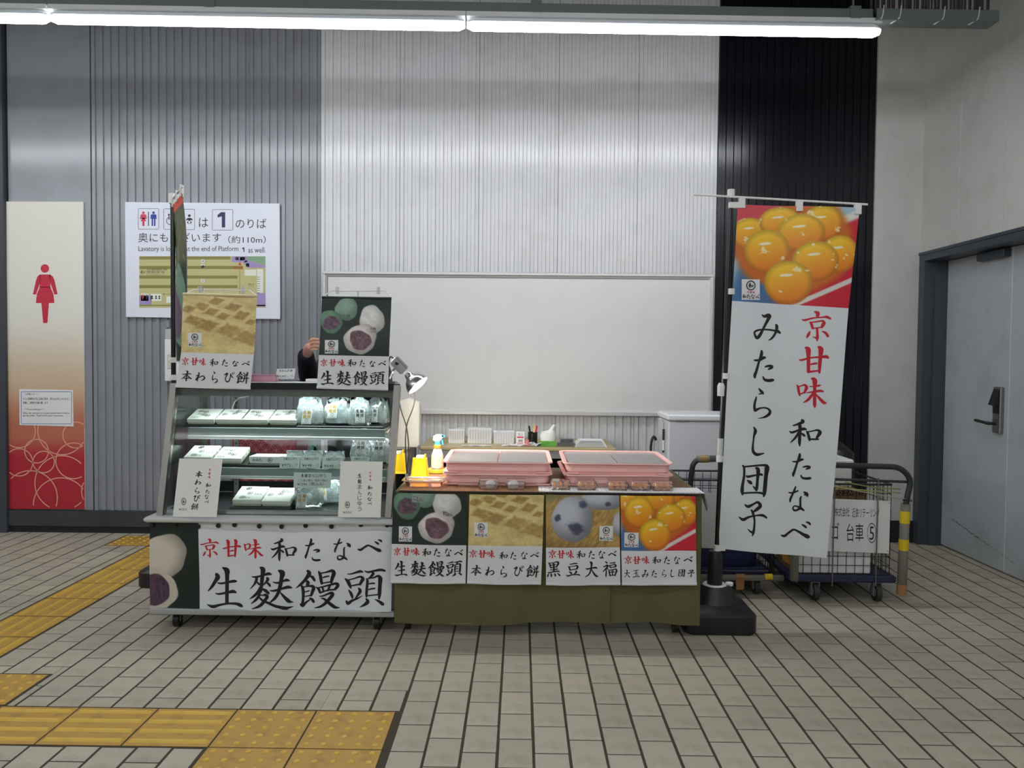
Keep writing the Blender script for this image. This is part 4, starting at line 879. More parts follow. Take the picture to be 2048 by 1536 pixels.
# long box with big marks on its front
gL = empty('sweet_box', (0, 0, 0), 'long low white box with ring marks, middle shelf', 'box'); w, d, h = .215, .12, .036
put(MB().cbox(-w/2, w/2, 0, d, 0, h, .0015), 'carton', BOXL, gL); m = MB(); fr = lambda x, z: Vector((x, -.0005, z))
ringpoly(m, 0, h*.5, .013, .013, .16, fr, 20); brush(m, '和', (-.008, h*.5+.009, .008, h*.5-.009), fr)
ringpoly(m, .085, h*.42, .012, .012, .16, fr, 20, .5, 5.4)
for i, ch in enumerate('わみた'): brush(m, ch, (-.09+.017*i, h*.75, -.075+.017*i, h*.3), fr)
put(m, 'lettering', SKETCH, gL)
TRAYM = mat('black_tray', (26, 27, 29), .3, var=.05)
TILT = math.radians(17)
def tray(x0, x1, y0, y1, z, label, wedge=False):
    m = MB().cbox(x0, x1, y0, y1, z+.0005, z+.013, .003)
    if wedge: yw = y0+.02; m = MB().prism([(x0, y0, z+.0005), (x0, y0, z+.011), (x0, yw, z+.012), (x0, yw+.145, z+.012+.145*math.tan(TILT)), (x0, yw+.15, z+.0005)], (x1-x0, 0, 0))
    return put(m, 'display_tray', TRAYM, label=label, cat='tray', group='black trays in the case')
a, b = at(372, 850, 4.245).x, at(492, 850, 4.245).x
tray(a-.01, b-.012, 4.238, 4.51, S1, 'black tray under the two left-hand boxes on the top shelf', True)
c, d = at(477, 850, 4.245).x+.015, at(592, 850, 4.245).x; tray(b-.008, d-.003, 4.238, 4.51, S1, 'black tray under the second pair of boxes, top shelf', True)
tray(d+.002, at(768, 850, 4.245).x, 4.238, 4.51, S1, 'black tray under the clear bags on the top shelf')
tray(at(366, 930, 4.14).x, at(492, 930, 4.14).x, 4.148, 4.5, S2, 'black wedge tray under the boxes at the left of the middle shelf', True)
tray(at(493, 930, 4.14).x, at(768, 930, 4.14).x, 4.138, 4.5, S2, 'long flat black tray on the right of the middle shelf')
tray(at(462, 1010, 4.05).x, at(582, 1010, 4.05).x, 4.028, 4.3, S0, 'black wedge tray under the boxes on the bottom deck', True)
z1, z2 = S1+.0135, S2+.0135
def place(g, px, py_front_y, z, label, first=False, rz=0.0, group='cream sweet boxes'):
    x = at(px, 845, py_front_y).x; loc = (x, py_front_y, z)
    if first: g.location = loc; g.rotation_euler = (TILT, 0, rz); g['label'] = label; g['group'] = group; g['category'] = 'box'; o = g
    else: o = dup(g, loc, rz, label, group); o['category'] = 'box'; o.rotation_euler = (TILT, 0, rz)
    return o
place(gA, 402, 4.26, z1, 'outer left cream sweet box at the left end of the top shelf', True)
place(gB, 459, 4.26, z1, 'second cream sweet box from the left on the top shelf', True)
place(gA, 509, 4.26, z1, 'third cream sweet box from the left on the top shelf')
place(gB, 566, 4.26, z1, 'fourth cream sweet box, next to the clear bags on the top shelf')
place(gC, 396, 4.17, z2, 'cream sweet box behind the big left card, middle shelf', True)
place(gA, 455, 4.17, z2, 'cream sweet box right of the big left card, middle shelf')
o = gL; o.location = (at(540, 920, 4.2).x, 4.2, z2)
place(gC, 494, 4.05, S0+.0135, 'left cream sweet box on the bottom deck')
place(gB, 552, 4.05, S0+.0135, 'right cream sweet box on the bottom deck, beside the clear bags')
# clear bags
BAG = clear('crinkled_film', (232, 244, 244), .9, .12, 1.5, .34)
MAN = mat('green_bun', (150, 162, 154), .6, var=.12, scale=30); MANW = mat('white_bun', (216, 214, 206), .6, var=.05)
def bag(w, h, d, seed, ink, buns, label, cat='bag', tagpos=(0, .45), tw=.05, th=.075):
    e = empty('sweet_bag', (0, 0, 0), label, cat); rn = random.Random(seed); n = 26; rings = []
    h *= 1.12; zs = [0, .06, .25, .5, .66, .75, .8, .9, 1.0]; ws = [.86, 1, 1.04, .98, .78, .4, .26, .66, .85]; ds = [.7, .95, 1, .92, .7, .3, .18, .3, .2]
    for z, a, b in zip(zs, ws, ds):
        r = []
        for k in range(n):
            t = 2*math.pi*k/n; ex = .72; cx, sx = math.cos(t), math.sin(t)
            j = 1+rn.uniform(-.07, .07)
            r.append(Vector((math.copysign(abs(cx)**ex, cx)*w/2*a*j, math.copysign(abs(sx)**ex, sx)*d/2*b*j+d/2, h*z+(rn.uniform(-.012, .012) if z > .1 else 0))))
        rings.append(r)
    put(MB().loft(rings), 'film', BAG, e, smooth=28)
    for k in range(buns):
        x = (k-(buns-1)/2)*w*.8/buns; put(MB().sphere((x, d*.52+rn.uniform(-.006, .006), h*.2), h*.2, 12, 8, (w*.42/buns/(h*.2), .9*d*.42/(h*.2), .92)), 'bun', MAN if rn.random() < .75 else MANW, e, smooth=True)
    put(MB().tube([(-w*.12, d/2, h*.72), (w*.12, d/2, h*.72)], .006, 8), 'tie', STEEL, e)
    z0 = h*tagpos[1]; ti = rn.uniform(-.25, .25); yy = -.004
    def Q(px, py): return Vector((tagpos[0]*w+px-ti*py*.6, yy-.0004+.16*abs(py-.5*z0)*0, z0+py))
    lb = put(MB().add([Q(-tw/2, -th), Q(tw/2, -th), Q(tw/2, 0), Q(-tw/2, 0)], [(0, 1, 2, 3)]).add([Q(-tw/2, -th)+Vector((0, .0006, 0)), Q(tw/2, -th)+Vector((0, .0006, 0)), Q(tw/2, 0)+Vector((0, .0006, 0)), Q(-tw/2, 0)+Vector((0, .0006, 0))], [(0, 3, 2, 1)]), 'label_slip', WHITEP, e)
    F_ = lambda x, y: Q(x, y)+Vector((0, -.0008, 0)); m = MB()
    for i, ch in enumerate('生饅麩頭'): brush(m, ch, (-tw*.42+tw*.44*(i//2), -th*.06-th*.3*(i % 2), -tw*.04+tw*.44*(i//2), -th*.32-th*.3*(i % 2)), F_)
    put(m, 'lettering', ink, lb); m = MB()
    ringpoly(m, 0, -th*.75, tw*.16, tw*.16, .2, F_, 16)
    for i, ch in enumerate('和たなべ'): brush(m, ch, (-tw*.4+tw*.2*i, -th*.89, -tw*.22+tw*.2*i, -th*.98), F_)
    put(m, 'mark_lettering', INK, lb); return e
def setbag(b, px, y, z, rz=0.0): b.location = (at(px, 850, y).x, y, z); b.rotation_euler = (0, 0, rz)
G1 = 'clear bags of buns on the top shelf'
setbag(tag(bag(.145, .17, .1, 1, GOLD, 3, 'leftmost clear bag on the top shelf, slip with gold lettering low on it', tagpos=(-.03, .44)), group=G1), 617, 4.25, z1, .05)
setbag(tag(bag(.145, .175, .1, 2, GOLD, 3, 'second clear bag on the top shelf, gold-lettered slip held high', tagpos=(-.1, .58)), group=G1), 672, 4.27, z1, -.06)
setbag(tag(bag(.115, .165, .09, 3, INK, 2, 'third clear bag on the top shelf with black-lettered slip', tagpos=(.06, .5)), group=G1), 717, 4.25, z1, .04)
setbag(tag(bag(.115, .17, .09, 4, INK, 2, 'rightmost clear bag on the top shelf, black-lettered slip by the steel post', tagpos=(-.12, .46)), group=G1), 752, 4.35, z1, -.1)
setbag(tag(bag(.12, .16, .09, 5, INK, 2, 'clear bag above the right big card, left of its pair', tagpos=(.02, .7)), group='clear bags on the middle shelf'), 722, 4.2, z2)
setbag(tag(bag(.12, .155, .09, 6, INK, 2, 'clear bag on the middle shelf against the right steel post', tagpos=(.0, .7)), group='clear bags on the middle shelf'), 758, 4.21, z2, .06)
setbag(tag(bag(.15, .16, .1, 7, GOLD, 3, 'clear bag with gold slip next to the boxes on the bottom deck', tagpos=(-.1, .42)), group='clear bags on the bottom deck'), 612, 4.09, S0+.0005)
setbag(tag(bag(.17, .17, .1, 8, GOLD, 3, 'clear bag with gold slip behind the long price card, bottom deck', tagpos=(-.1, .5)), group='clear bags on the bottom deck'), 650, 4.2, S0+.0005, -.08)
for k, (px, lb) in enumerate(((590, 'flat clear pack with frilled edge behind the 972 yen card'), (625, 'flat clear pack with frilled edge behind the middle price card'), (667, 'flat clear pack with frilled edge behind the third price card'))):
    pk = empty('flat_pack', (0, 0, 0), lb, 'pack', 'flat packs on the middle shelf'); m = MB(); rn = random.Random(k); rings = []
    for z, a, b in ((0, .9, .8), (.012, 1, 1), (.035, 1, .9), (.05, .95, .4), (.062, 1, .1)):
        rings.append([Vector((math.copysign(abs(math.cos(t))**.6, math.cos(t))*.052*a*(1+rn.uniform(-.04, .04)), math.copysign(abs(math.sin(t))**.6, math.sin(t))*.03*b+.03, z+(.006*(i % 2) if z > .06 else 0))) for i, t in enumerate(np.arange(24)*math.pi/12)])
    put(m.loft(rings), 'film', BAG, pk, smooth=28); put(MB().sphere((-.02, .03, .022), .02, 10, 6).sphere((.02, .03, .022), .02, 10, 6), 'bun_pair', MAN, pk, smooth=True, kind='stuff')
    pk.location = (at(px, 925, 4.19).x, 4.19, z2)
# price cards
CARD = mat('card_stock', (222, 226, 222), .5, var=.02); CARDW = mat('washi_card', (234, 232, 224), .6, var=.03, scale=30)
def price(q, Y, ttl, yen, label, sub=('', ''), big=False):
    P = wall(Y); e = empty('price_card', at((q[0][0]+q[1][0])/2, q[2][1], Y), label, 'card', 'price cards'); pts = [P(*p) for p in q]
    put(MB().prism(pts, (0, .0015, 0)), 'card', CARD, e); foot = pts[3].lerp(pts[2], .5)
    put(MB().box(foot.x-.02, foot.x+.02, Y+.0016, Y+.03, foot.z, foot.z+.003), 'foot', WPL, e)
    Q = fwd(P, .0006); m = MB(); x0, x1 = q[3][0], q[1][0]; y0, y1 = q[0][1], q[2][1]; w, h = x1-x0, y1-y0
    n = len(ttl)
    for i, ch in enumerate(ttl):
        r = (x0+w*(.2+.68*i/n), y0+h*.08, x0+w*(.2+.68*(i+.8)/n), y0+h*.3); (brush if ch in GL else text)(m, ch, r, Q)
    if sub[0]: text(m, sub[0], (x0+w*.12, y0+h*.42, x0+w*.9, y0+h*.57), Q)
    text(m, yen, (x0+w*.1, y0+h*(.62), x0+w*(.8 if big else .55), y0+h*.84), Q)
    if not big:
        text(m, '税込', (x0+w*.6, y0+h*.74, x0+w*.7, y0+h*.82), Q); ringpoly(m, x0+w*.82, y0+h*.72, w*.06, h*.1, .25, Q, 14); text(m, '京甘味 和たなべ', (x0+w*.1, y0+h*.88, x0+w*.9, y0+h*.95), Q)
    put(m, 'lettering', INK, e)
price([(561, 913), (600, 914), (598.5, 936.5), (559, 936)], 4.105, '生麩まんじゅう', '¥972', 'price card reading 972 yen on the middle shelf rail')
price([(602, 913), (643, 914), (640, 937), (600, 936.5)], 4.105, '生麩まんじゅう', '¥648', 'price card reading 648 yen, second on the middle shelf rail')
price([(645, 914), (686, 915), (684, 938), (644, 937)], 4.105, '生麩まんじゅう', '¥648', 'price card reading 648 yen, third and partly behind the right big card')
price([(702, 913), (739, 914), (738, 937), (701, 936)], 4.105, '生麩まんじゅう', '¥972', 'price card peeping over the top of the right big card')
price([(588, 945), (663, 946), (661, 976.5), (587, 975.5)], 4.03, '生麩まんじゅう', '¥1296（税込み）', 'long price card reading 1296 yen hung in the lower glass', ('（こしあん3個入・粒あん3個入）', ''), True)
price([(554, 737.5), (591, 737), (588, 758), (550, 758)], 4.2, '本わらび餅', '¥540', 'white price card reading 540 yen on the case top')
def bigcard(q, left, label):
    n = Vector((0, -1, .15)).normalized(); p0 = at(q[3][0], q[3][1], 3.915)
    P = lambda px, py: on_plane(px, py, p0, tuple(n)); e = empty('menu_card', p0, label, 'card')
    put(MB().prism([P(*p) for p in q], (0, .002, 0)), 'card', CARDW, e); Q = fwd(P, .0007); m = MB()
    if left:
        for ch, r in (('本', (390.5, 942, 405, 955)), ('わ', (389, 959, 402.5, 970)), ('ら', (390, 975, 399, 987)), ('び', (387, 990, 401, 1003)), ('餅', (382, 1006.5, 397.5, 1020)), ('和', (411, 966, 422, 975)), ('た', (411, 979, 419.5, 987)), ('な', (409.5, 989, 418, 998)), ('べ', (409, 1000, 418, 1005.5))): brush(m, ch, r, Q)
        red = (('京', (417, 937, 422, 942)), ('甘', (416.5, 944.5, 421.5, 950)), ('味', (416, 951.5, 421, 957)))
        ringpoly(m, 367.5, 1003, 5, 7, .2, Q, 22); brush(m, '和', (364.8, 999, 370.5, 1007.5), Q)
        for i, ch in enumerate('和たなべ'): brush(m, ch, (358+4*i, 1016, 361.8+4*i, 1021), Q)
    else:
        column(m, '生麩まんじゅう', 719.3, 947, 8, 9.4, Q, .17)
        for ch, r in (('和', (735, 970.5, 745, 980)), ('た', (735.5, 983.5, 744, 991)), ('な', (735, 994.5, 744, 1002)), ('べ', (735, 1004, 744, 1009))): brush(m, ch, r, Q)
        red = (('京', (738, 943, 743, 948)), ('甘', (738, 950, 743, 955)), ('味', (738, 957, 743, 962)))
        ringpoly(m, 694.8, 1009.5, 5, 6.6, .2, Q, 22); brush(m, '和', (691.7, 1005.5, 698, 1013.5), Q)
        for i, ch in enumerate('和たなべ'): brush(m, ch, (686.5+4.2*i, 1022, 690.3+4.2*i, 1027), Q)
    put(m, 'lettering', INK, e); m = MB()
    for ch, r in red: brush(m, ch, r, Q)
    put(m, 'red_lettering', RED, e)
bigcard([(358.7, 917), (444.8, 918.7), (433, 1034.4), (345.5, 1033.5)], True, 'large cream card with brush lettering leaning at the left of the case glass')
bigcard([(681, 922.5), (765.5, 923.5), (761, 1035), (676, 1034.5)], False, 'large cream card with brush lettering leaning at the right of the case glass')
# green leaf decoration
e = empty('bamboo_leaf', at(632, 912, 4.235), 'green bamboo leaf with a yellow tie between the flat packs', 'leaf'); LEAF = mat('leaf_green', (44, 104, 62), .5, var=.2)
p = at(624, 888, 4.235); q = at(633, 912, 4.235); m = MB()
for dx, dz in ((0, 0), (.012, -.012)):
    a, b = p+Vector((dx, 0, dz)), q; c = a.lerp(b, .4); n = Vector((.012, 0, .008)); m.prism([a, c+n, b, c-n], (0, .0012, 0))
put(m, 'blade', LEAF, e, kind='stuff'); put(MB().tube([q+Vector((-.01, -.002, .02)), q+Vector((.008, -.002, .024))], .003, 6), 'tie', mat('yellow_tie', (220, 210, 60), .5), e)
# ------------------------------------------------------------------ cloth banner held by magnets on the front of the case
BQ = [(299.5, 1041), (785.5, 1046), (783, 1222), (300, 1227)]
def BF(px, py):
    p = at(px, py, CF-.012); v = (py-1042)/180
    return p+Vector((0, -.004*math.sin(px*.052)*(.3+v)-.004*math.sin(px*.018+v*5)-(.012*v*v if px > 700 else 0)*(px-700)/85, 0))
e = empty('cloth_banner', at(540, 1227, CF-.014), 'wide white cloth banner with huge brush lettering on the case front', 'banner')
def xat(v): return 397.5+2.5*v
sheet('cloth', e, [(xat(0), 1042), (785.5, 1046), (783, 1222), (xat(1), 1227)], BF, FLAGW, 60, 20)
picture('cake_print', e, [(299.5, 1041), (xat(0), 1042), (xat(1), 1227), (300, 1227)], BF, banner_pic, 90, 150, label='printed photo of white rice cakes on dark leaves')
L = fwd(BF, .0014)
shopline(e, L, [('京', (400.8, 1076.7, 438, 1116)), ('甘', (444.8, 1078.5, 481.7, 1115)), ('味', (487, 1078, 527, 1117.5))], [('和', (541, 1076.7, 594, 1123)), ('た', (609.6, 1076, 642.6, 1122)), ('な', (667, 1076, 702, 1120.7)), ('べ', (715, 1078, 765, 1104))], [('生', (414, 1134.7, 486.5, 1216.5)), ('麩', (500, 1133, 587, 1220)), ('饅', (591.7, 1138, 679.5, 1218)), ('頭', (689, 1136.6, 772, 1215))])
rect(m := MB(), 749, 1196, 773, 1211, fwd(BF, .0008)); put(m, 'patch', WHITEP, e, label='small white repair patch')
for i, (x, y) in enumerate(((304, 1051), (350, 1049.5), (397, 1053), (437, 1051), (469.5, 1049.5), (519, 1052), (563.5, 1053), (611.5, 1051), (663, 1052.5), (722, 1049), (774.5, 1050), (783, 1049))):
    p = at(x, y, CF-.017); mg = put(MB().lathe([(.0105, 0), (.0118, .003), (.011, .006), (.006, .007)], Matrix.Translation(p) @ Matrix.Rotation(math.pi/2, 4, 'X'), 14), 'magnet', BLK, smooth=40)
    nth = ('first', 'second', 'third', 'fourth', 'fifth', 'sixth', 'seventh', 'eighth', 'ninth', 'tenth', 'eleventh', 'twelfth')[i]
    tag(mg, 'round black magnet on the cloth banner top edge, %s from its left end' % nth, 'magnet', 'magnets along the cloth banner')
# ------------------------------------------------------------------ hanging posters over the case
ROLL = mat('poster_paper', (222, 222, 222), .5, var=.015)
WIRE = mat('white_wire', (215, 215, 210), .5)
def rod_frame(e, l, r, y, hang):
    b0, b1 = at(l[0], l[1], y+.06), at(r[0], r[1], y+.06)
    put(MB().tube([b0, b1], .003, 6), 'hanger_bar', WIRE, e)
    for q, b in zip(hang, (b0, b1)): put(MB().tube([at(q[0], q[1], y), b], .0025, 6), 'hanger_wire', WIRE, e)
    for t in (.12, .88):
        p = b0.lerp(b1, t); put(MB().box(p.x-.008, p.x+.008, p.y-.006, p.y+.006, p.z-.016, p.z+.02), 'clip', clear('clear_clip', (230, 230, 230), .5, .1, 1.45, .3), e)
    mid = b0.lerp(b1, .5); put(MB().tube([mid+Vector((0, 0, 0)), Vector((mid.x, mid.y+.02, TZ1))], .005, 8), 'stand_pole', WIRE, e)
    put(MB().box(mid.x-.06, mid.x+.06, mid.y-.01, mid.y+.06, TZ1, TZ1+.006), 'stand_foot', WIRE, e)
def poster(label, quad, split, Y, paint, nm, red, blk, low, bad, roll=True, top=True, res=(110, 90), head=None):
    tl, tr, br, bl = quad; P0 = wall(Y)
    P = lambda px, py: P0(px, py)+Vector((0, .0035*math.sin(px*.045+Y*9)+.002*math.sin(py*.06+px*.01), 0))
    e = empty('shop_poster', at((bl[0]+br[0])/2, bl[1], Y), label, 'poster')
    sl, sr = split
    sheet('paper', e, [sl, sr, br, bl], P, ROLL, 12, 6)
    picture(nm, e, [tl, tr, sr, sl], P, paint, *res)
    shopline(e, fwd(P, .0015), red, blk, low); badge(e, bad, P)
    a, b = P(*bl), P(*br); h = .014
    m = MB().loft([[p+Vector((0, -.006*math.cos(t)+.002, h/2+h/2*math.sin(t)-.001)) for t in np.arange(12)*math.pi/6] for p in (a, b)]); put(m, 'bottom_roll', ROLL, e, smooth=40)
    return e, P
YU = 4.105
e, P = poster('hanging poster of golden flour-dusted jelly cakes over the left of the case', [(366, 588), (514.5, 592), (500, 779), (351, 775)], [(362, 704.5), (508, 709)], YU, warabi, 'jelly_print',
  [('京', (363, 715, 378, 731)), ('甘', (382, 715, 397, 731)), ('味', (398.6, 716, 413, 732))], [('和', (420, 717, 437, 733)), ('た', (444, 718, 456, 733)), ('な', (464.6, 721, 477, 733)), ('べ', (483, 722, 500, 731))],
  [('本', (363, 741, 385, 763)), ('わ', (391, 744, 411.5, 763)), ('ら', (424.5, 742.5, 436, 766)), ('び', (448, 744, 469, 765)), ('餅', (472, 743, 498, 768))], (377, 665.6, 404, 694))
rod_frame(e, (386, 580), (500, 581), YU, ((370, 588), (513, 591)))
put(MB().tube([P(366, 588), P(514.5, 592)], .007, 10), 'top_roll', mat('cream_roll', (214, 198, 150), .5), e)
MO = [(.36, .2, .17, .19, 'g', 1.), (.73, .38, .19, .24, 'w', 2.), (.15, .42, .165, .2, 'gc', 3.), (.58, .71, .24, .25, 'wc', .6)]
e, P = poster('hanging poster of green and white bean cakes over the right of the case', [(644, 594.5), (783, 596.5), (776, 781), (633, 777)], [(638, 710), (778, 713)], YU, lambda u, v: mochi(u, v, MO), 'bean_cake_print',
  [('京', (640, 718, 655, 733)), ('甘', (658.7, 718, 673, 733)), ('味', (675.5, 718.5, 691, 733.5))], [('和', (695, 718, 713, 734)), ('た', (719.5, 719, 730, 734)), ('な', (739, 721, 750.5, 734)), ('べ', (756, 721, 772, 731))],
  [('生', (641, 741, 668, 770)), ('麩', (673, 741, 703, 771)), ('饅', (706, 742, 735.6, 771)), ('頭', (739, 743, 770, 770))], (650, 680, 677, 707))
rod_frame(e, (662, 582), (770, 582), YU, ((645, 594), (782, 596)))
put(MB().tube([P(644, 594.5), P(783, 596.5)], .006, 10), 'top_roll', mat('dark_roll', (30, 44, 38), .5), e)
m = MB(); Q = fwd(P, .0016)
for tx, r in (('よもぎ麩', (683, 629, 700, 634)), ('(こしあん)', (683, 635, 701, 640)), ('白麩', (741, 655, 752, 660)), ('(つぶあん)', (740, 661, 757, 666))): text(m, tx, r, Q)
put(m, 'small_lettering', INK, e)
# ------------------------------------------------------------------ on top of the case
LACE = mat('lace_paper', (226, 228, 228), .7, var=.02)
m = MB(); x0, x1 = at(500, 762, 4.14).x, at(640, 762, 4.14).x; n = 22
for k in range(n):
    a = x0+(x1-x0)*k/n; b = x0+(x1-x0)*(k+1)/n; w = b-a
    m.prism([(a, 4.3, TZ1+.001), (a, 4.136, TZ1+.001)]+[(a+w*(.5-.5*math.cos(t)), 4.136-.014*math.sin(t), TZ1+.001) for t in (.5, 1.05, 1.57, 2.1, 2.65)]+[(b, 4.136, TZ1+.001), (b, 4.3, TZ1+.001)], (0, 0, .0012))
put(m, 'lace_mat', LACE, label='white scalloped lace paper along the black case top', cat='mat', smooth=False)
PKC = clear('pink_film', (236, 160, 186), .5, .1, 1.45, .45)
def clear_box(name, x0, x1, y0, y1, z, h, m_, taper=.008):
    mb = MB(); t = taper; o = [(x0+t, y0+t), (x1-t, y0+t), (x1-t, y1-t), (x0+t, y1-t)]; p = [(x0, y0), (x1, y0), (x1, y1), (x0, y1)]
    mb.loft([[Vector((*q, z)) for q in o], [Vector((*q, z+h)) for q in p]], cap=False).poly([(*q, z) for q in o]); return mb
e = empty('clear_pack', (at(525, 760, 4.2).x, 4.22, TZ1+.003), 'pink-tinted clear pack lying on the lace mat beside the 540 yen card', 'pack')
a, b = at(502, 758, 4.17).x, at(551, 758, 4.17).x
put(clear_box('pack', a, b, 4.17, 4.28, TZ1+.003, .03, PKC), 'tray', PKC, e); put(MB().cbox(a+.01, b-.01, 4.18, 4.27, TZ1+.004, TZ1+.018, .004), 'sweet', mat('pink_jelly', (206, 130, 150), .4, var=.1), e)
put(MB().cbox(a-.004, b+.004, 4.166, 4.284, TZ1+.033, TZ1+.042, .003), 'lid', PKC, e)
put(MB().cbox(at(612, 758, 4.25).x, at(650, 758, 4.25).x, 4.24, 4.32, TZ1+.0025, TZ1+.018, .002), 'white_box', WPL, label='small white box on the case top left of the bean cake poster', cat='box')
# ------------------------------------------------------------------ clip lamp on the case
e = empty('clip_lamp', at(790, 772, 4.2), 'silver clip lamp with glowing bowl clamped to the right end of the case', 'lamp')
LY = 4.2; CHR = mat('polished_aluminium', (205, 205, 206), .22, .9, var=.02)
ha, hb = at(795, 727, LY), at(816, 749, LY); axl = (hb-ha).normalized()
M = rail(ha-axl*.03, hb, 1, 1, (0, 1, 0)); L_ = (hb-ha).length+.03
m = MB().cbox(-.02, .02, -.02, .02, 0, L_-.02, .003, M)
for k in range(5): m.box(-.027, .027, -.018+.008*k, -.0145+.008*k, .006, L_-.028, M)
put(m, 'heat_sink', CHR, e); put(MB().lathe([(.008, 0), (.008, .006)], Matrix.Translation(ha+Vector((0, -.03, 0))) @ Matrix.Rotation(math.pi/2, 4, 'X'), 14), 'knob', BLK, e)
axl = (axl+Vector((0, -.16, 0))).normalized(); Mb = rail(hb, hb+axl, 1, 1, (0, 1, 0))
prof = [(.017, -.006), (.022, .006), (.024, .016), (.045, .034), (.058, .055), (.064, .078), (.061, .078), (.055, .056), (.042, .036), (.02, .018)]
put(MB().lathe(prof, Mb, 26, cap=False), 'reflector', CHR, e, smooth=40)
put(MB().sphere(hb+axl*.05, .03, 14, 10), 'bulb', mat('lit_bulb', (255, 246, 228), .4, var=0, emit=30), e, smooth=True)
lt = bpy.data.lights.new('clip_lamp_light', 'SPOT'); lt.energy = 27; lt.color = (1, .93, .82); lt.spot_size = math.radians(170); lt.spot_blend = 1.0; lt.shadow_soft_size = .04
lo = bpy.data.objects.new('clip_lamp_light', lt); C.objects.link(lo); lo.parent = e; lo.location = hb+axl*.088-ORG[e.name]
lo.rotation_euler = Vector((.45, .8, -.5)).to_track_quat('-Z', 'Y').to_euler()
jt = at(779, 758, LY)
put(MB().tube([ha+axl*.01, at(786, 742, LY+.01), jt], .008, 8), 'arm', CHR, e)
put(MB().box(jt.x-.028, jt.x+.03, LY-.02, LY+.02, TZ1+.001, TZ1+.012).tube([jt, Vector((jt.x, LY, TZ1+.01))], .011, 8), 'clamp', STEEL, e)
put(MB().tube(arc([at(786, 716, LY), at(780, 712, LY+.02), at(777, 728, LY+.02), at(775, 750, LY+.02)], .02), .0035, 6), 'cord', BLK, e)
CORD = mat('dark_cord', (40, 34, 30), .5)
for px_, lb in ((((800, 778), (797, 797), (803, 824), (812, 848), (816, 872), (818, 905), (814, 940)), 'dark lamp cord hanging by the case, its upper part to the left'), (((828, 776), (831, 797), (825, 820), (814, 845), (811, 870), (811, 905), (813, 938)), 'dark lamp cord hanging by the case, its upper part to the right')):
    pts = [at(x, y, 4.36+.003*i) for i, (x, y) in enumerate(px_)]; pts.append(Vector((pts[-1].x, pts[-1].y+.02, .712)))
    put(MB().tube(arc(pts, .06), .0036, 6), 'power_cable', CORD, label=lb, cat='cable', smooth=True)
# ------------------------------------------------------------------ stall table
TX0, TX1, TY0, TY1, TZ = -.592, .868, 3.905, 4.78, .695
OLIVE = mat('olive_cloth', (98, 95, 58), .9, var=.07, scale=5, bump=.12, bscale=240, stretch=(1, 1, .25))
e = empty('stall_table', ((TX0+TX1)/2, 4.3, 0), 'long stall table under an olive cloth, carrying the pink trays', 'table')
put(MB().box(TX0+.01, TX1-.01, TY0+.02, TY1, TZ-.03, TZ-.002), 'tabletop', mat('table_top', (140, 120, 90), .6), e)
for x in (TX0+.05, TX1-.1):
    for y in (TY0+.09, TY1-.06):
        l = put(MB().tube([(x, y, .06), (x, y, TZ-.03)], .014, 8), 'leg', STEEL, e)
        put(MB().tube([(x-.012, y, .031), (x+.012, y, .031)], .03, 16).box(x-.018, x+.018, y-.008, y+.008, .05, .066), 'castor', BLK, l, smooth=40)
e = empty('table_cloth', ((TX0+TX1)/2, TY0, .06), 'olive green cloth draped over the stall table down to the floor', 'tablecloth')
def fold(x, z): return .009*math.sin(x*13+z*2)*(1-z/.72)+.006*math.sin(x*31-z*6)*(1-z/.72)
def front(xa, xb, yo, zb):
    return lambda u, v: Vector((xa+(xb-xa)*u, yo+fold(xa+(xb-xa)*u, TZ*(1-v)), TZ+.002+(zb(u)-TZ)*v))
put(MB().grid(front(TX0-.002, .44, TY0-.006, lambda u: .062-.012*math.sin(u*5.5)), 60, 16), 'front_drop', OLIVE, e, smooth=True)
put(MB().grid(front(.41, TX1+.002, TY0+.004, lambda u: .066+.006*math.sin(u*4)), 30, 16), 'front_drop', OLIVE, e, smooth=True)
put(MB().grid(lambda u, v: Vector((TX1+.002+.004*math.sin(u*14+v*3)*v, TY0+(TY1-TY0)*u, TZ+.002-.45*v)), 24, 12), 'side_drop', OLIVE, e, smooth=True)
put(MB().box(TX0-.002, TX1+.002, TY0-.004, TY1+.002, TZ-.001, TZ+.002), 'top_spread', OLIVE, e)
m = MB(); text(m, 'MADE IN JAPAN', (905, 1246, 945, 1248.5), wall(3.889)); text(m, 'MADE IN JAPAN', (1155, 1248.5, 1192, 1250.5), wall(3.889)); put(m, 'selvage_lettering', mat('pale_thread', (150, 150, 120), .7), e)
# four posters on the cloth
YP = 3.879
PR1 = ('京', '甘', '味'); PK1 = ('和', 'た', 'な', 'べ')
MF = [(.42, .05, .2, .22, 'g', 1.), (.73, .2, .2, .27, 'w', 2.), (.19, .24, .18, .27, 'gc', 3.), (.6, .65, .25, .3, 'wc', .6)]
def rowr(xs, y0, y1): return [(a, y0, b, y1) for a, b in xs]
def fposter(label, quad, split, paint, nm, red, blk, low, bad): return poster(label, quad, split, YP, paint, nm, red, blk, low, bad, res=(100, 70))
e, P = fposter('poster of green and white bean cakes on the table front, first from the case', [(786, 985.5), (934, 989), (931, 1168), (781, 1167)], [(783.2, 1088), (932.5, 1091)], lambda u, v: mochi(u, v, MF), 'bean_cake_print',
  zip(PR1, rowr(((786.5, 801.7), (805.5, 820), (822, 840)), 1095, 1111.5)), list(zip(PK1, rowr(((844.6, 862.7), (868, 881), (890, 903)), 1095.5, 1113)))+[('べ', (908, 1099, 926, 1111))],
  zip('生麩饅頭', rowr(((789, 815), (821, 853), (856, 889), (892, 925)), 1121.5, 1153)), (797.6, 1053, 824, 1083))
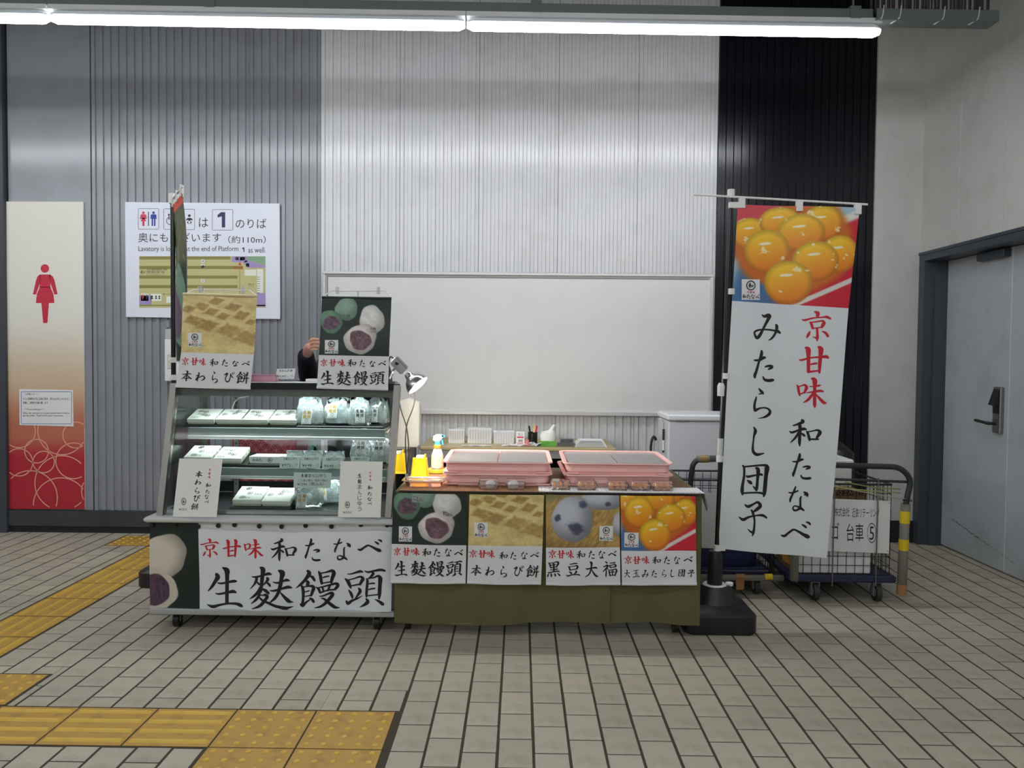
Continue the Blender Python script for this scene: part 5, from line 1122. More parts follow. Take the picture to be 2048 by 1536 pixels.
m = MB(); Q = fwd(P, .0016); rect(m, 824, 989, 846, 1004, fwd(P, .001)); o = put(m, 'caption_patch', mat('grey_patch', (150, 160, 156), .5), e); m = MB()
for ch, r in (('し', (834, 993, 838, 1002)), ('こ', (826, 993, 832, 1000)), ('あん', (839, 996, 847, 1003)), ('粒', (886, 1022, 895, 1031)), ('あん', (895, 1026, 905, 1033))): (brush if ch in GL else text)(m, ch, r, Q)
put(m, 'caption_lettering', INK, e)
e, P = fposter('poster of flour-dusted jelly cakes on the table front, second from the case', [(939, 989), (1088, 990.5), (1082, 1170), (934, 1168)], [(936.3, 1091), (1085, 1093)], lambda u, v: warabi(u, .12+.88*v), 'jelly_print',
  zip(PR1, rowr(((937, 954), (956, 973), (973.5, 990)), 1100, 1116)), list(zip(PK1, rowr(((998, 1016), (1021, 1033), (1042, 1055)), 1103, 1119)))+[('べ', (1060, 1104.5, 1078, 1115))],
  [('本', (941, 1130, 963, 1152)), ('わ', (970, 1133, 989, 1152)), ('ら', (1001, 1131, 1014, 1154)), ('び', (1027, 1131.5, 1048, 1152)), ('餅', (1052, 1130, 1078, 1155.5))], (949, 1045, 975.7, 1074))
e, P = fposter('poster of one big white bean rice cake on the table front, third from the case', [(1092, 989.5), (1239, 991), (1241, 1171), (1092, 1171)], [(1092, 1095.5), (1240, 1095)], daifuku, 'rice_cake_print',
  zip(PR1, rowr(((1096, 1113), (1114, 1130), (1132, 1148)), 1100, 1117)), list(zip(PK1, rowr(((1153, 1171), (1177, 1190), (1197, 1210)), 1100.5, 1117.5)))+[('べ', (1216, 1101.5, 1233, 1112.5))],
  [('黒', (1094, 1122, 1121, 1154.5)), ('豆', (1132, 1125, 1160.5, 1152.5)), ('大', (1170, 1122.5, 1197, 1154)), ('福', (1205, 1122.5, 1235, 1154.5))], (1199, 1052, 1226, 1082))
e, P = fposter('poster of amber glazed dumplings on the table front, nearest the tall flag', [(1241, 991), (1391, 992.5), (1393.5, 1171), (1244, 1171)], [(1242.5, 1101.5), (1392, 1101.5)], lambda u, v: dango(.03+.97*u, .24+.76*v), 'dumpling_print',
  zip(PR1, rowr(((1248, 1263.5), (1265, 1281), (1282.6, 1299)), 1111.5, 1128)), list(zip(PK1, rowr(((1304, 1322), (1328, 1340), (1348, 1360)), 1112, 1128.5)))+[('べ', (1367, 1112.5, 1385, 1123.5))],
  zip('大玉みたらし団子', rowr(((1248, 1260.5), (1265, 1279), (1283.5, 1297), (1303, 1314), (1324, 1333), (1341, 1349), (1356.5, 1371), (1374.6, 1390)), 1139, 1154.5)), (1248.6, 1065, 1277, 1094))
# bamboo mats and paper
BAM = mat('bamboo_slats', (164, 118, 82), .6, var=.3, scale=40, stretch=(40, 1, 1)); BAMD = mat('dark_hem', (48, 34, 28), .7)
ZM = TZ+.0025
def bmat(x0, x1, label, pitch, m_):
    e = empty('bamboo_mat', ((x0+x1)/2, 4.3, ZM), label, 'mat', 'bamboo mats on the table'); m = MB(); n = int((x1-x0)/pitch)
    for k in range(n):
        a = x0+k*pitch; m.box(a, a+pitch*.68, TY0-.014, TY1-.05, ZM, ZM+.004)
    put(m, 'slats', m_, e, kind='stuff', label='thin bamboo slats')
    m = MB().box(x0, x1, TY0-.019, TY0-.0145, ZM-.002, ZM+.005)
    put(m, 'hem', BAMD, e)
    m = MB()
    for y in np.arange(TY0+.02, TY1-.06, .1): m.box(x0, x1, y, y+.002, ZM+.004, ZM+.0045)
    put(m, 'binding_threads', mat('thread', (196, 160, 110), .8), e, kind='stuff')
bmat(-.575, .12, 'tan bamboo mat on the table, next to the display case', .0065, BAM); bmat(.125, TX1-.012, 'dark bamboo mat on the right of the table by the black mesh', .0075, mat('brown_bamboo_slats', (120, 88, 66), .6, var=.35, scale=40))
pa = flr(1078, 984, ZM+.005).x; zP = ZM+.0052
e = empty('paper_runner', ((pa+TX1)/2, 3.95, zP), 'white patterned paper runner under the dumpling packs with a black stitched edge', 'paper')
put(MB().box(pa, TX1+.012, TY0-.012, TY0+.155, zP, zP+.0012), 'paper', WHITEP, e)
put(MB().add([(TX1+.012, TY0-.012, zP), (TX1+.012, TY0+.1, zP), (TX1+.04, TY0+.06, zP-.1), (TX1+.032, TY0+.0, zP-.075)], [(0, 1, 2, 3)]), 'hanging_corner', WHITEP, e)
m = MB(); n = 62
for k in range(n):
    x = pa+(TX1+.012-pa)*k/n; m.prism([(x, TY0-.0125, zP+.0016), (x+.0035, TY0-.0125, zP+.0016), (x-.006, TY0+.006, zP+.0016), (x-.0095, TY0+.006, zP+.0016)], (0, 0, .0006))
    if k < 14: m.prism([(TX1+.013+.028*k/14, TY0-.012+.01*k/14, zP-.078*k/14), (TX1+.0135+.028*k/14, TY0+.0+.01*k/14, zP-.004-.078*k/14), (TX1+.0135+.028*k/14, TY0+.0+.01*k/14, zP-.0065-.078*k/14)], (.0008, 0, 0))
for k in range(40):
    for j in range(5): 
        x = pa+.012+(TX1-pa)*k/40; m.box(x, x+.004, TY0+.02+j*.026, TY0+.023+j*.026, zP+.0013, zP+.0018)
put(m, 'stitch_print', mat('stitch_grey', (70, 70, 70), .7, var=0), e, kind='stuff')
# ------------------------------------------------------------------ food on the table
CLP = clear('clear_pack', (244, 240, 238), .6, .05, 1.45, .06)
def rr3(w, d, z, r, cx=0, cy=0): return [Vector((cx+x, cy+y, z)) for x, y in rrect(-w/2, -d/2, w/2, d/2, r)]
def pack(w, d, h):
    e = empty('food_pack', (0, 0, 0))
    put(MB().loft([rr3(w*.84, d*.84, 0, .008), rr3(w*.9, d*.9, h*.5, .01), rr3(w, d, h*.52, .01), rr3(w, d, h*.56, .01)], cap=True), 'tray', CLP, e, smooth=30)
    put(MB().loft([rr3(w*.99, d*.99, h*.57, .01), rr3(w*.93, d*.93, h*.6, .01), rr3(w*.86, d*.86, h, .008)], cap=True), 'lid', CLP, e, smooth=30); return e
AMB = mat('amber_glaze', (226, 142, 48), .12, var=.25, scale=24, coat=.6); MOC = mat('white_mochi', (226, 224, 222), .55, var=.03); BEAN = mat('bean_dark', (70, 70, 84), .5)
zf = zP+.0018
pd = pack(.105, .1, .042)
for k in range(3): put(MB().sphere(((k-1)*.028, -.012, .0165), .0158, 12, 8, (1, 1, .92)), 'dumpling', AMB, pd, smooth=True)
for k in range(3): put(MB().sphere(((k-1)*.028, .02, .0165), .0158, 12, 8, (1, 1, .92)), 'dumpling', AMB, pd, smooth=True)
for i, (px, lb) in enumerate(((1122, 'clear pack of amber dumplings, leftmost of five on the paper runner'), (1174, 'clear pack of amber dumplings, second from the left on the paper runner'), (1237, 'clear pack of amber dumplings, middle of five on the paper runner'), (1282, 'clear pack of amber dumplings, fourth from the left on the paper runner'), (1326, 'clear pack of amber dumplings, rightmost of five on the paper runner'))):
    p = flr(px, 982, zf); loc = (p.x, 3.985, zf); G = 'dumpling packs on the paper runner'
    if i == 0: pd.location = loc; tag(pd, lb, 'pack', G)
    else: dup(pd, loc, random.uniform(-.05, .05), lb, G)['category'] = 'pack'
pm = pack(.1, .095, .046); put(MB().sphere((.012, -.01, .021), .026, 14, 9, (1, 1, .8)), 'bean_rice_cake', MOC, pm, smooth=True)
zb_ = ZM+.0052
pm.location = (flr(975, 982, zb_).x, 3.985, zb_); tag(pm, 'clear pack with one white rice cake showing dark beans, left of its pair', 'pack', 'rice cake packs on the bamboo mat')
o = pack(.1, .095, .046); put(MB().sphere((-.012, -.01, .021), .026, 14, 9, (1.05, 1, .8)), 'rice_cake', MOC, o, smooth=True)
o.location = (flr(1031, 982, zb_).x, 3.985, zb_); tag(o, 'clear pack with one plain white rice cake, right of its pair', 'pack', 'rice cake packs on the bamboo mat')
m = MB()
for t, z in ((0, .022), (1.1, .026), (2.2, .02)): m.sphere((.012+.02*math.sin(t-1), -.028+.004*abs(t-1), z), .0045, 8, 6, (1.4, .7, 1))
put(m, 'bean_spots', BEAN, pm, smooth=True, kind='stuff')
# pink clear pack at the left
PKP = clear('pink_clear_pack', (250, 196, 186), .5, .06, 1.45, .2); p = flr(842, 980, zb_)
e = empty('food_pack', (p.x, 4.06, zb_), 'empty pink-tinted clear pack on the bamboo mat in front of the yellow tape cutter', 'pack')
put(MB().loft([rr3(.17, .1, zb_, .02, p.x, 4.06), rr3(.19, .115, zb_+.026, .022, p.x, 4.06), rr3(.21, .135, zb_+.028, .024, p.x, 4.06)], cap=True), 'tray', PKP, e, smooth=30)
m = MB()
for w, d, z, t in ((.212, .137, zb_+.029, .004), (.17, .1, zb_+.03, .003)): m.tube(rr3(w, d, z, .022, p.x, 4.06), t*.6, 6, closed=True)
put(m, 'rim', clear('clear_rim', (250, 225, 215), .8, .05, 1.5, .35), e, smooth=True)
# pink bakery trays
PINK = mat('pink_tray_plastic', (247, 194, 187), .38, var=.03, scale=6)
def btray(w, d, h):
    e = empty('bakery_tray', (0, 0, 0)); t = .004
    def R(ww, dd, z, r): return rr3(ww, dd, z, r)
    put(MB().loft([R(w*.9, d*.9, 0, .03), R(w*.915, d*.915, h*.25, .035), R(w*.93, d*.93, h*.28, .035), R(w*.94, d*.94, h-.008, .04), R(w, d, h-.006, .05), R(w*.995, d*.995, h, .05), R(w*.925, d*.925, h-.003, .04), R(w*.9, d*.9, h*.3, .035), R(w*.87, d*.87, .005, .03)]), 'tub', PINK, e, smooth=32)
    for sx in (-1, 1): put(MB().cbox(sx*w*.42-.035, sx*w*.42+.035, -d*.47, -d*.455, .004, .012, .002), 'foot_rib', PINK, e)
    return e
bt = btray(.55, .56, .062); xa, xb = at(994.5, 922, 4.04).x, at(1238.5, 926, 4.04).x; YT = 4.04+.28
LABS = ['lower pink bakery tray of the stack nearest the spray bottle', 'upper pink bakery tray of the stack nearest the spray bottle, full of white cakes', 'lower pink bakery tray of the stack by the grey cool box, slightly turned', 'upper pink bakery tray of the stack by the grey cool box']
bt.location = (xa, YT, zb_); tag(bt, LABS[0], 'tray', 'pink bakery trays')
o = dup(bt, (xa, YT-.004, zb_+.0585), .004, LABS[1]); o2 = dup(bt, (xb-.003, YT+.004, zb_), .022, LABS[2]); o3 = dup(bt, (xb, YT, zb_+.0585), -.006, LABS[3])
zr = zb_+.0585+.055
MILK = clear('frosted_lid', (240, 228, 224), .6, .15, 1.45, .2)
for x, lb in ((xa, 'spray bottle stack'), (xb, 'cool box stack')):
    for s in (-1, 1):
        put(MB().cbox(x+s*.1255-.122, x+s*.1255+.122, YT-.24, YT+.24, zr, zr+.0025, .001), 'tray_lid', MILK, label='frosted clear lid over the '+('left' if s < 0 else 'right')+' half of the upper tray, '+lb, cat='lid', group='frosted lids on the trays')
    for i in range(4):
        cx = x+(-.19, -.075, .06, .175)[i]; 
        m = MB()
        for k in range(3): m.sphere((cx-.034+k*.034, YT-.19, zb_+.0585+.027), .021, 10, 7, (.9, 1, .9))
        for j in range(1, 5): m.sphere((cx, YT-.19+.085*j, zb_+.0585+.025), .021, 10, 7, (2.2, 1, .9))
        put(m, 'cake_row', MOC, label='row of white rice cakes under the frosted lid, '+('outer left', 'inner left', 'inner right', 'outer right')[i]+' column, '+lb, cat='cakes', group='rice cakes in the upper trays', smooth=True)
# tape cutters, spray bottle
YEL = mat('yellow_plastic', (236, 196, 20), .35, var=.03)
def cutter(x, y, z, s, label):
    e = empty('tape_cutter', (x, y, z), label, 'tape cutter', 'yellow tape cutters'); a = .047*s; h = .098*s
    put(MB().loft([rr3(a*2, a*1.7, z, .01, x, y), rr3(a*1.96, a*1.66, z+.006, .01, x, y), rr3(a*1.9, a*1.6, z+.008, .01, x, y), rr3(a*1.56, a*1.3, z+h, .01, x, y)]), 'body', YEL, e, smooth=32)
    put(MB().cbox(x-.018*s, x+.022*s, y-.02*s, y+.02*s, z+h, z+h+.016*s, .003), 'tape_roll', WPL, e)
    put(MB().box(x+.024*s, x+.031*s, y-.022*s, y+.022*s, z+h, z+h+.021*s), 'cutter_edge', YEL, e)
p = flr(838, 955, zb_); cutter(p.x, p.y+.035, zb_, 1.0, 'yellow tape cutter standing on the bamboo mat left of the spray bottle')
p = flr(792, 948, zb_); cutter(p.x, p.y+.05, zb_, 1.05, 'yellow tape cutter half hidden behind the steel post of the case')
p = flr(874, 946, zb_); x, y = p.x, p.y+.02
e = empty('tape_reel', (x, y, zb_), 'flat yellow-orange reel under the spray bottle', 'reel')
put(MB().lathe([(.052, zb_), (.056, zb_+.004), (.056, zb_+.018), (.05, zb_+.022)], Matrix.Translation((x, y, 0)), 28), 'reel', mat('amber_reel', (232, 186, 60), .4), e, smooth=40)
for dx, c_ in ((-.02, (70, 60, 110)), (.014, (206, 80, 64))): put(MB().lathe([(.016, zb_+.0222), (.016, zb_+.0226)], Matrix.Translation((x+dx, y-.026, 0)) @ Matrix.Diagonal((1.1, .6, 1, 1)), 16), 'label_spot', mat('spot%d' % c_[0], c_, .5), e)
zs_ = zb_+.0232
e = empty('spray_bottle', (x, y, zs_), 'white spray bottle with a light blue trigger head behind the left tray stack', 'bottle')
T_ = Matrix.Translation((x, y, zs_)); BOT = mat('milky_plastic', (232, 224, 218), .35, var=.03)
put(MB().lathe([(.031, 0), (.034, .004), (.034, .05), (.032, .075), (.022, .105), (.017, .118), (.016, .13)], T_ @ Matrix.Diagonal((1, .75, 1, 1)), 20), 'bottle', BOT, e, smooth=40)
put(MB().lathe([(.0345, .012), (.0345, .072)], T_ @ Matrix.Diagonal((1, .76, 1, 1)), 20, cap=False), 'label_wrap', mat('label_cream', (230, 206, 176), .5, var=.15, scale=40), e, smooth=40)
put(MB().lathe([(.0215, .113), (.022, .116), (.022, .128), (.018, .131)], T_, 18), 'orange_collar', mat('orange_print', (226, 150, 60), .5), e, smooth=40)
BLU = mat('sky_blue_plastic', (70, 176, 214), .35)
put(MB().lathe([(.0165, .131), (.017, .15)], T_, 18), 'blue_neck', BLU, e, smooth=40)
q = lambda a, b: Vector((x+a, y-.011, zs_+b))
put(MB().prism([q(-.026, .158), q(-.02, .18), (q(-.005, .188)), q(.02, .188), q(.036, .18), q(.012, .15), q(-.012, .15)], (0, .022, 0)), 'head', WPL, e)
put(MB().prism([q(.022, .187), q(.04, .181), q(.04, .172), q(.026, .172)], (0, .022, 0)), 'nozzle', BLU, e)
put(MB().tube([Vector((x+.018, y, zs_+.17)), Vector((x+.026, y, zs_+.15)), Vector((x+.03, y, zs_+.13))], [.006, .005, .004], 8), 'trigger', BLU, e)
# ------------------------------------------------------------------ behind the stall
CZ = .748; KHK = mat('khaki_counter', (172, 156, 112), .45, var=.06, scale=8)
e = empty('back_counter', (0, 5.66, 0), 'khaki-topped grey counter against the wall behind the trays', 'counter')
put(MB().cbox(-.66, .63, 5.36, 6.0, CZ-.022, CZ, .004), 'worktop', KHK, e); GM = mat('grey_metal', (150, 150, 150), .4, .4)
put(MB().box(-.65, .62, 5.37, 5.39, CZ-.07, CZ-.022), 'apron', GM, e); put(MB().box(-.62, .6, 5.5, 5.98, .1, .12), 'shade_shelf', DRK, e); put(MB().box(-.64, .62, 5.94, 5.96, .12, CZ-.03), 'shade_board', DRK, e)  # black shelf and board stand in for the shade beneath the worktop
for x in (-.63, .6):
    for y in (5.39, 5.96): put(MB().box(x-.015, x+.015, y-.015, y+.015, 0, CZ-.022), 'leg', GM, e)
STK = clear('stacked_lids', (238, 240, 242), .5, .12, 1.45, .78); YC = 5.48
def cpx(px, Y=YC): return at(px, 890, Y).x
def lidstack(px0, px1, pyt, label, n):
    a, b = cpx(px0, 5.6), cpx(px1, 5.6); top = at(px0, pyt, 5.6).z; e = empty('container_stack', ((a+b)/2, 5.66, CZ), label, 'containers', 'stacks of clear containers')
    for k in range(n):
        x = a+(b-a)*(k+.5)/n; w = (b-a)/n; r = [(5.6, CZ), (5.72, CZ), (5.72, top-.012), (5.7, top), (5.62, top), (5.6, top-.012)]
        put(MB().prism([(x-w*.46, q[0], q[1]) for q in r], (w*.92, 0, 0)), 'container', STK, e)
lidstack(897, 929, 858, 'leftmost stack of clear nested containers on the back counter', 7); lidstack(935, 983, 856, 'widest stack of clear nested containers, in the middle of three', 9); lidstack(987, 1028, 861, 'stack of clear nested containers left of the small white carton', 8)
def cbx(name, p0, p1, yt, Y, d, m_, label, cat): 
    a, b = cpx(p0, Y), cpx(p1, Y); return put(MB().cbox(a, b, Y, Y+d, CZ+.0003, at(p0, yt, Y).z, .002), name, m_, label=label, cat=cat), a, b
e, a, b = cbx('small_carton', 1032, 1049, 864, 5.5, .06, WHITEP, 'small white carton with pink print and a barcode beside the pen cup', 'box')
PW_ = wall(5.4994); m = MB(); text(m, '生ふ', (1036, 866, 1046, 871), PW_); 
for k in range(7): rect(m, 1036.5+k*1.3, 879, 1037.2+k*1.3, 884, PW_)
put(m, 'lettering', INK, e); m = MB(); rect(m, 1034, 873, 1047, 876, PW_); rect(m, 1034, 885.5, 1047, 887, PW_); put(m, 'pink_lettering', PINKI, e)
x0, x1 = cpx(1056, 5.55), cpx(1075, 5.55); zt = at(1065, 865, 5.55).z; cx = (x0+x1)/2
e = empty('pen_cup', (cx, 5.59, CZ), 'black pen cup with a few pens on the back counter', 'cup')
put(MB().lathe([(.026, CZ+.0004), (.032, CZ+.002), (.033, zt), (.03, zt), (.029, CZ+.01)], Matrix.Translation((cx, 5.59, 0)), 20), 'cup', DRK, e, smooth=40)
put(MB().tube([(cx-.004, 5.556, zt-.035), (cx-.004, 5.553, zt-.01)], .004, 6), 'clip', STEEL, e)
for dx, dt, c_, nm, L_, lb in ((-.014, -.012, (22, 22, 24), 'marker_pen', .042, 'black marker standing in the pen cup'), (.0, .006, (236, 196, 40), 'pencil', .05, 'yellow pencil standing in the pen cup'), (.008, .004, (226, 226, 226), 'marker_pen', .03, 'white pen standing in the pen cup'), (.016, .012, (222, 40, 86), 'marker_pen', .042, 'pink-capped pen leaning right in the pen cup')):
    put(MB().tube([(cx+dx*.6, 5.59, CZ+.02), (cx+dx+dt, 5.585, zt+L_)], .0062 if nm != 'pencil' else .0038, 8), nm, mat('pen%d' % (c_[1]+c_[2]), c_, .4), label=lb, cat='pen', group='pens in the cup')
e, a, b = cbx('tissue_pack', 1081, 1112, 882, 5.45, .1, mat('green_pack', (90, 160, 60), .5, var=.5, scale=30), 'white and green tissue pack with a pulled-up sheet on the back counter', 'tissues')
zt = at(1081, 882, 5.45).z; rn = random.Random(5)
put(MB().loft([[Vector(((a+b)/2+math.cos(t)*w*(1+rn.uniform(-.1, .1))+dx, 5.5+math.sin(t)*d_, z)) for t in np.arange(14)*math.pi/7] for w, d_, z, dx in (((b-a)*.5, .05, zt, 0), ((b-a)*.55, .05, zt+.03, 0), ((b-a)*.46, .045, zt+.055, 0), ((b-a)*.16, .012, zt+.07, .02), ((b-a)*.1, .01, zt+.105, .042))]), 'tissue', mat('tissue_white', (232, 234, 230), .8, var=.03), e, smooth=50)
e = empty('dark_pack', (cpx(1132), 5.5, CZ), 'smoky dark clear pack between the tissues and the paper stack', 'pack'); SMK = clear('smoky_pack', (84, 92, 104), .6, .06, 1.45, .55); x = cpx(1132)
put(MB().loft([rr3(.11, .1, CZ+.0004, .01, x, 5.5), rr3(.12, .11, CZ+.024, .012, x, 5.5), rr3(.1, .09, CZ+.03, .01, x, 5.5), rr3(.09, .08, CZ+.05, .01, x, 5.5)]), 'shell', SMK, e, smooth=30)
m = MB()
for k in range(4): m.tube([(x-.036+.024*k, 5.455, CZ+.03), (x-.036+.024*k, 5.452, CZ+.046)], .0035, 6)
put(m, 'ribs', SMK, e, kind='stuff')
e = empty('paper_stack', (cpx(1182), 5.5, CZ), 'fanned stack of white dotted paper mats at the right end of the back counter', 'paper')
a, b = cpx(1150), cpx(1213)
for k in range(7):
    dz = CZ+.0005+.005*k; s = .0028*k; put(MB().box(a+.006*k-.004, b-s, 5.43+.012*k, 5.66, dz, dz+.004), 'sheet', WHITEP, e)
m = MB()
for k in range(7):
    for j in range(26): 
        x = a+.006*k+.002+(b-a-.01*k-.01)*j/26; m.box(x, x+.004, 5.4293+.012*k, 5.4297+.012*k, CZ+.001+.005*k, CZ+.004+.005*k)
put(m, 'dot_print', INK, e, kind='stuff')
e = empty('film_wrap', (cpx(1036), 5.42, CZ), 'crumpled clear wrap with a pink cup in front of the white carton', 'wrap')
rn = random.Random(8); x = cpx(1040); put(MB().grid(lambda u, v: Vector((x-.12+.26*u, 5.4+.1*v, CZ+.002+.03*abs(math.sin(u*7+v*3))*(.3+.7*u)*rn.uniform(.5, 1))), 16, 7), 'film', BAG, e)
x = cpx(1054); put(MB().lathe([(.011, CZ+.001), (.014, CZ+.04)], Matrix.Translation((x, 5.47, 0)), 14), 'pink_cup', mat('pink_paper', (226, 120, 128), .5), e)
e = put(MB().grid(lambda u, v: Vector((cpx(925)+.2*u, 5.38+.07*v, CZ+.002+.006*abs(math.sin(u*9+v*5)))), 14, 5), 'film_sheet', BAG, label='flat clear film sheet in front of the clear container stacks', cat='film')
m = MB(); text(m, 'たなべ', (944, 890.5, 956, 893.5), wall(5.376)); put(m, 'lettering', INK, e)
# metal cabinet with the white covered can, behind the case
e = empty('metal_cabinet', (-.72, 5.2, 0), 'grey metal cabinet behind the right end of the display case', 'cabinet'); zc = at(800, 897, 5.0).z
a, b = at(768, 900, 5.0).x, at(816, 900, 5.0).x
put(MB().box(a, a+.02, 5.02, 5.4, 0, zc-.02).box(b-.02, b, 5.02, 5.4, 0, zc-.02).box(a, b, 5.38, 5.4, 0, zc), 'carcass', GM, e); put(MB().cbox(a-.005, b+.005, 5.0, 5.41, zc-.022, zc, .003), 'top', STEEL, e); put(MB().box(a, b, 5.005, 5.02, zc-.055, zc-.022), 'drawer_front', GM, e); put(MB().tube([(b-.04, 5.005, zc-.038), (b-.04, 4.99, zc-.038)], .006, 8), 'knob', BLK, e)
put(MB().box(a+.02, b-.02, 5.3, 5.32, .02, zc-.06), 'inner_back', DRK, e)
e = empty('white_bag', (at(816, 900, 5.1).x, 5.15, zc), 'white plastic bag with sloping shoulders standing on the metal cabinet, lit by the clip lamp', 'bag')
o = [(794, 896), (793, 810), (797, 802), (818, 797), (838, 806), (839, 820), (838, 890), (833, 897)]; rn = random.Random(2)
WB = mat('white_polythene', (236, 232, 220), .4, var=.03, bump=.2, bscale=20)
ring0 = [at(x, min(y, 896.5), 5.08) for x, y in o]; zlow = min(p.z for p in ring0); ring0 = [Vector((p.x, p.y, max(p.z, zc+.001))) for p in ring0]
c0 = sum(ring0, Vector())/len(ring0)
put(MB().loft([[c0+(p-c0)*.86+Vector((0, -.006, (0 if p.z > zc+.01 else 0))) for p in ring0], ring0, [p+Vector((0, .09, 0)) for p in ring0], [c0+(p-c0)*.86+Vector((0, .1, 0)) for p in ring0]]), 'film', WB, e, smooth=40)
# tall red carton seen through the case
REDB = mat('wine_red_card', (150, 40, 62), .5, var=.05); a, b = at(464, 880, 4.78).x, at(592, 880, 4.78).x; zt = at(500, 866, 4.78).z
e = empty('red_carton', ((a+b)/2, 4.9, 0), 'tall wine-red carton with linked ring pattern seen through the display case', 'box')
put(MB().cbox(a, b, 4.78, 5.05, 0, zt, .003), 'carton', REDB, e); m = MB(); Pq = lambda x, z: Vector((x, 4.779, z)); r = .03
for i in range(12):
    for j in range(30):
        cx, cz = a+.02+i*r, zt-.01-j*r
        if a+r < cx < b-r and cz-r > .05 and cz+r < zt and (i+j) % 2 == 0: ringpoly(m, cx, cz, r, r, .07, Pq, 20)
put(m, 'ring_pattern', mat('pale_ring', (206, 130, 130), .5, var=0), e)
# ------------------------------------------------------------------ cool box
e = empty('cool_box', (1.15, 5.28, 0), 'tall pale grey cool box with marker hung on its side behind the cart', 'cool box')
FX0, FX1, FY0, FY1 = .921, 1.42, 5.1, 5.48; zt = at(1337, 829, 5.1).z; FW = mat('cool_box_white', (206, 208, 214), .35, var=.02)
put(MB().cbox(FX0, FX1, FY0, FY1, .03, zt-.045, .008), 'body', FW, e); put(MB().cbox(FX0-.006, FX1+.006, FY0-.006, FY1+.006, zt-.04, zt, .01), 'lid', mat('cool_box_lid', (222, 224, 228), .35, var=.02), e)
for x in (FX0+.05, FX1-.05): put(MB().box(x-.02, x+.02, FY0+.02, FY1-.02, 0, .03), 'foot', BLK, e)
m = MB(); Pq = wall(FY0-.0008); text(m, 'ALLEGIO', (1357.5, 840, 1378, 845), Pq); ringpoly(m, 1354, 842.5, 2, 2.6, .35, Pq, 12, .6, 5.6); put(m, 'lettering', GREY, e)
put(MB().cbox(FX0-.004, FX0, FY0+.12, FY0+.3, zt-.36, zt-.06, .002), 'side_panel', FW, e)
p = Vector((FX0-.012, FY0+.1, zt-.1)); e = empty('marker_pen', p, 'black and white marker hanging on the side of the cool box', 'pen')
put(MB().tube([p+Vector((0, 0, .0)), p+Vector((0, 0, -.07))], .007, 8), 'cap', BLK, e); put(MB().tube([p+Vector((0, 0, -.07)), p+Vector((0, .004, -.135))], .006, 8), 'barrel', WPL, e); put(MB().tube([p+Vector((0, .004, -.135)), p+Vector((0, .004, -.15))], .006, 8), 'tip', BLK, e)
put(MB().tube(arc([p+Vector((0, 0, 0)), p+Vector((-.003, -.03, .04)), p+Vector((0, .06, .055))], .03), .0015, 5), 'string', CORD, e)
m = MB().tube([Vector((.885+.02*math.cos(t), 5.42, .74+.085*math.sin(t))) for t in np.arange(10)*math.pi/9*1.2+.8], .009, 8); e2 = put(m, 'hose', BLK, label='black cable loop beside the cool box', cat='cable', smooth=True)
# ------------------------------------------------------------------ carts
NAVYP = mat('navy_deck', (40, 44, 74), .5, var=.08); WIREB = mat('black_mesh_wire', (28, 28, 30), .45); FOAM = mat('grey_foam', (128, 124, 112), .8, var=.1, scale=10); TAPEY = mat('yellow_tape', (226, 196, 30), .45); TAPEB = mat('brown_tape', (166, 120, 72), .5); HAND = mat('dark_tube', (46, 47, 50), .45, var=.06)
def wheels(e, xs, ys, r, z=0):
    for x in xs:
        for y in ys:
            w = put(MB().tube([(x-.014, y, r), (x+.014, y, r)], r, 20), 'wheel', mat('grey_rubber', (58, 56, 56), .6), e, smooth=40)
            put(MB().tube([(x-.017, y, r), (x+.017, y, r)], r*.5, 14), 'hub', GM, w); put(MB().box(x-.024, x-.019, y-.016, y+.016, r*.6, r*2.15).box(x+.019, x+.024, y-.016, y+.016, r*.6, r*2.15).box(x-.024, x+.024, y-.02, y+.02, r*2.05, r*2.2), 'fork', GM, w)
def meshpanel(e, a, b, z0, z1, pitch=.048):
    a, b = Vector(a), Vector(b); m = MB(); n = max(2, round((b-a).length/pitch)); d = b-a
    for k in range(n+1):
        p = a+d*k/n; m.tube([(p.x, p.y, z0), (p.x, p.y, z1)], .0019, 5)
    k = round((z1-z0)/pitch)
    for j in range(k+1): z = z0+(z1-z0)*j/k; m.tube([(a.x, a.y, z), (b.x, b.y, z)], .0019, 5)
    put(m, 'wire_mesh', WIREB, e, kind='stuff'); put(MB().tube([(a.x, a.y, z1), (b.x, b.y, z1)], .006, 8), 'top_rail', HAND, e)
# right cart
RX0, RX1, RY0, RY1, RZ = 1.535, 2.06, 4.55, 5.2, .655
e = empty('mesh_cart', (1.8, 4.85, 0), 'black mesh cart with a white number five sign right of the tall flag', 'cart', 'mesh carts')
put(MB().cbox(RX0-.03, RX1+.03, RY0-.03, RY1+.03, .112, .15, .008), 'deck', NAVYP, e); wheels(e, (RX0+.12, RX1-.06), (RY0+.02, RY1-.06), .05)
meshpanel(e, (RX0, RY0, 0), (RX1, RY0, 0), .152, RZ); meshpanel(e, (RX0, RY1, 0), (RX1, RY1, 0), .152, RZ); meshpanel(e, (RX0, RY0, 0), (RX0, RY1, 0), .152, RZ); meshpanel(e, (RX1, RY0, 0), (RX1, RY1, 0), .152, RZ)
HY = 4.5; pts = [at(1590, 1165, HY), at(1590, 960, HY), at(1600, 929, HY), at(1655, 930, HY), at(1800, 934, HY), at(1823, 958, HY), at(1812, 1005, HY), at(1808, 1160, HY)]
put(MB().tube(arc(pts, .045, 6), .0155, 12), 'handle', HAND, e, smooth=True)
put(MB().tube([at(1811, 1008, HY), at(1803, 1180, HY)], .025, 12), 'foam_sleeve', FOAM, e, smooth=True)
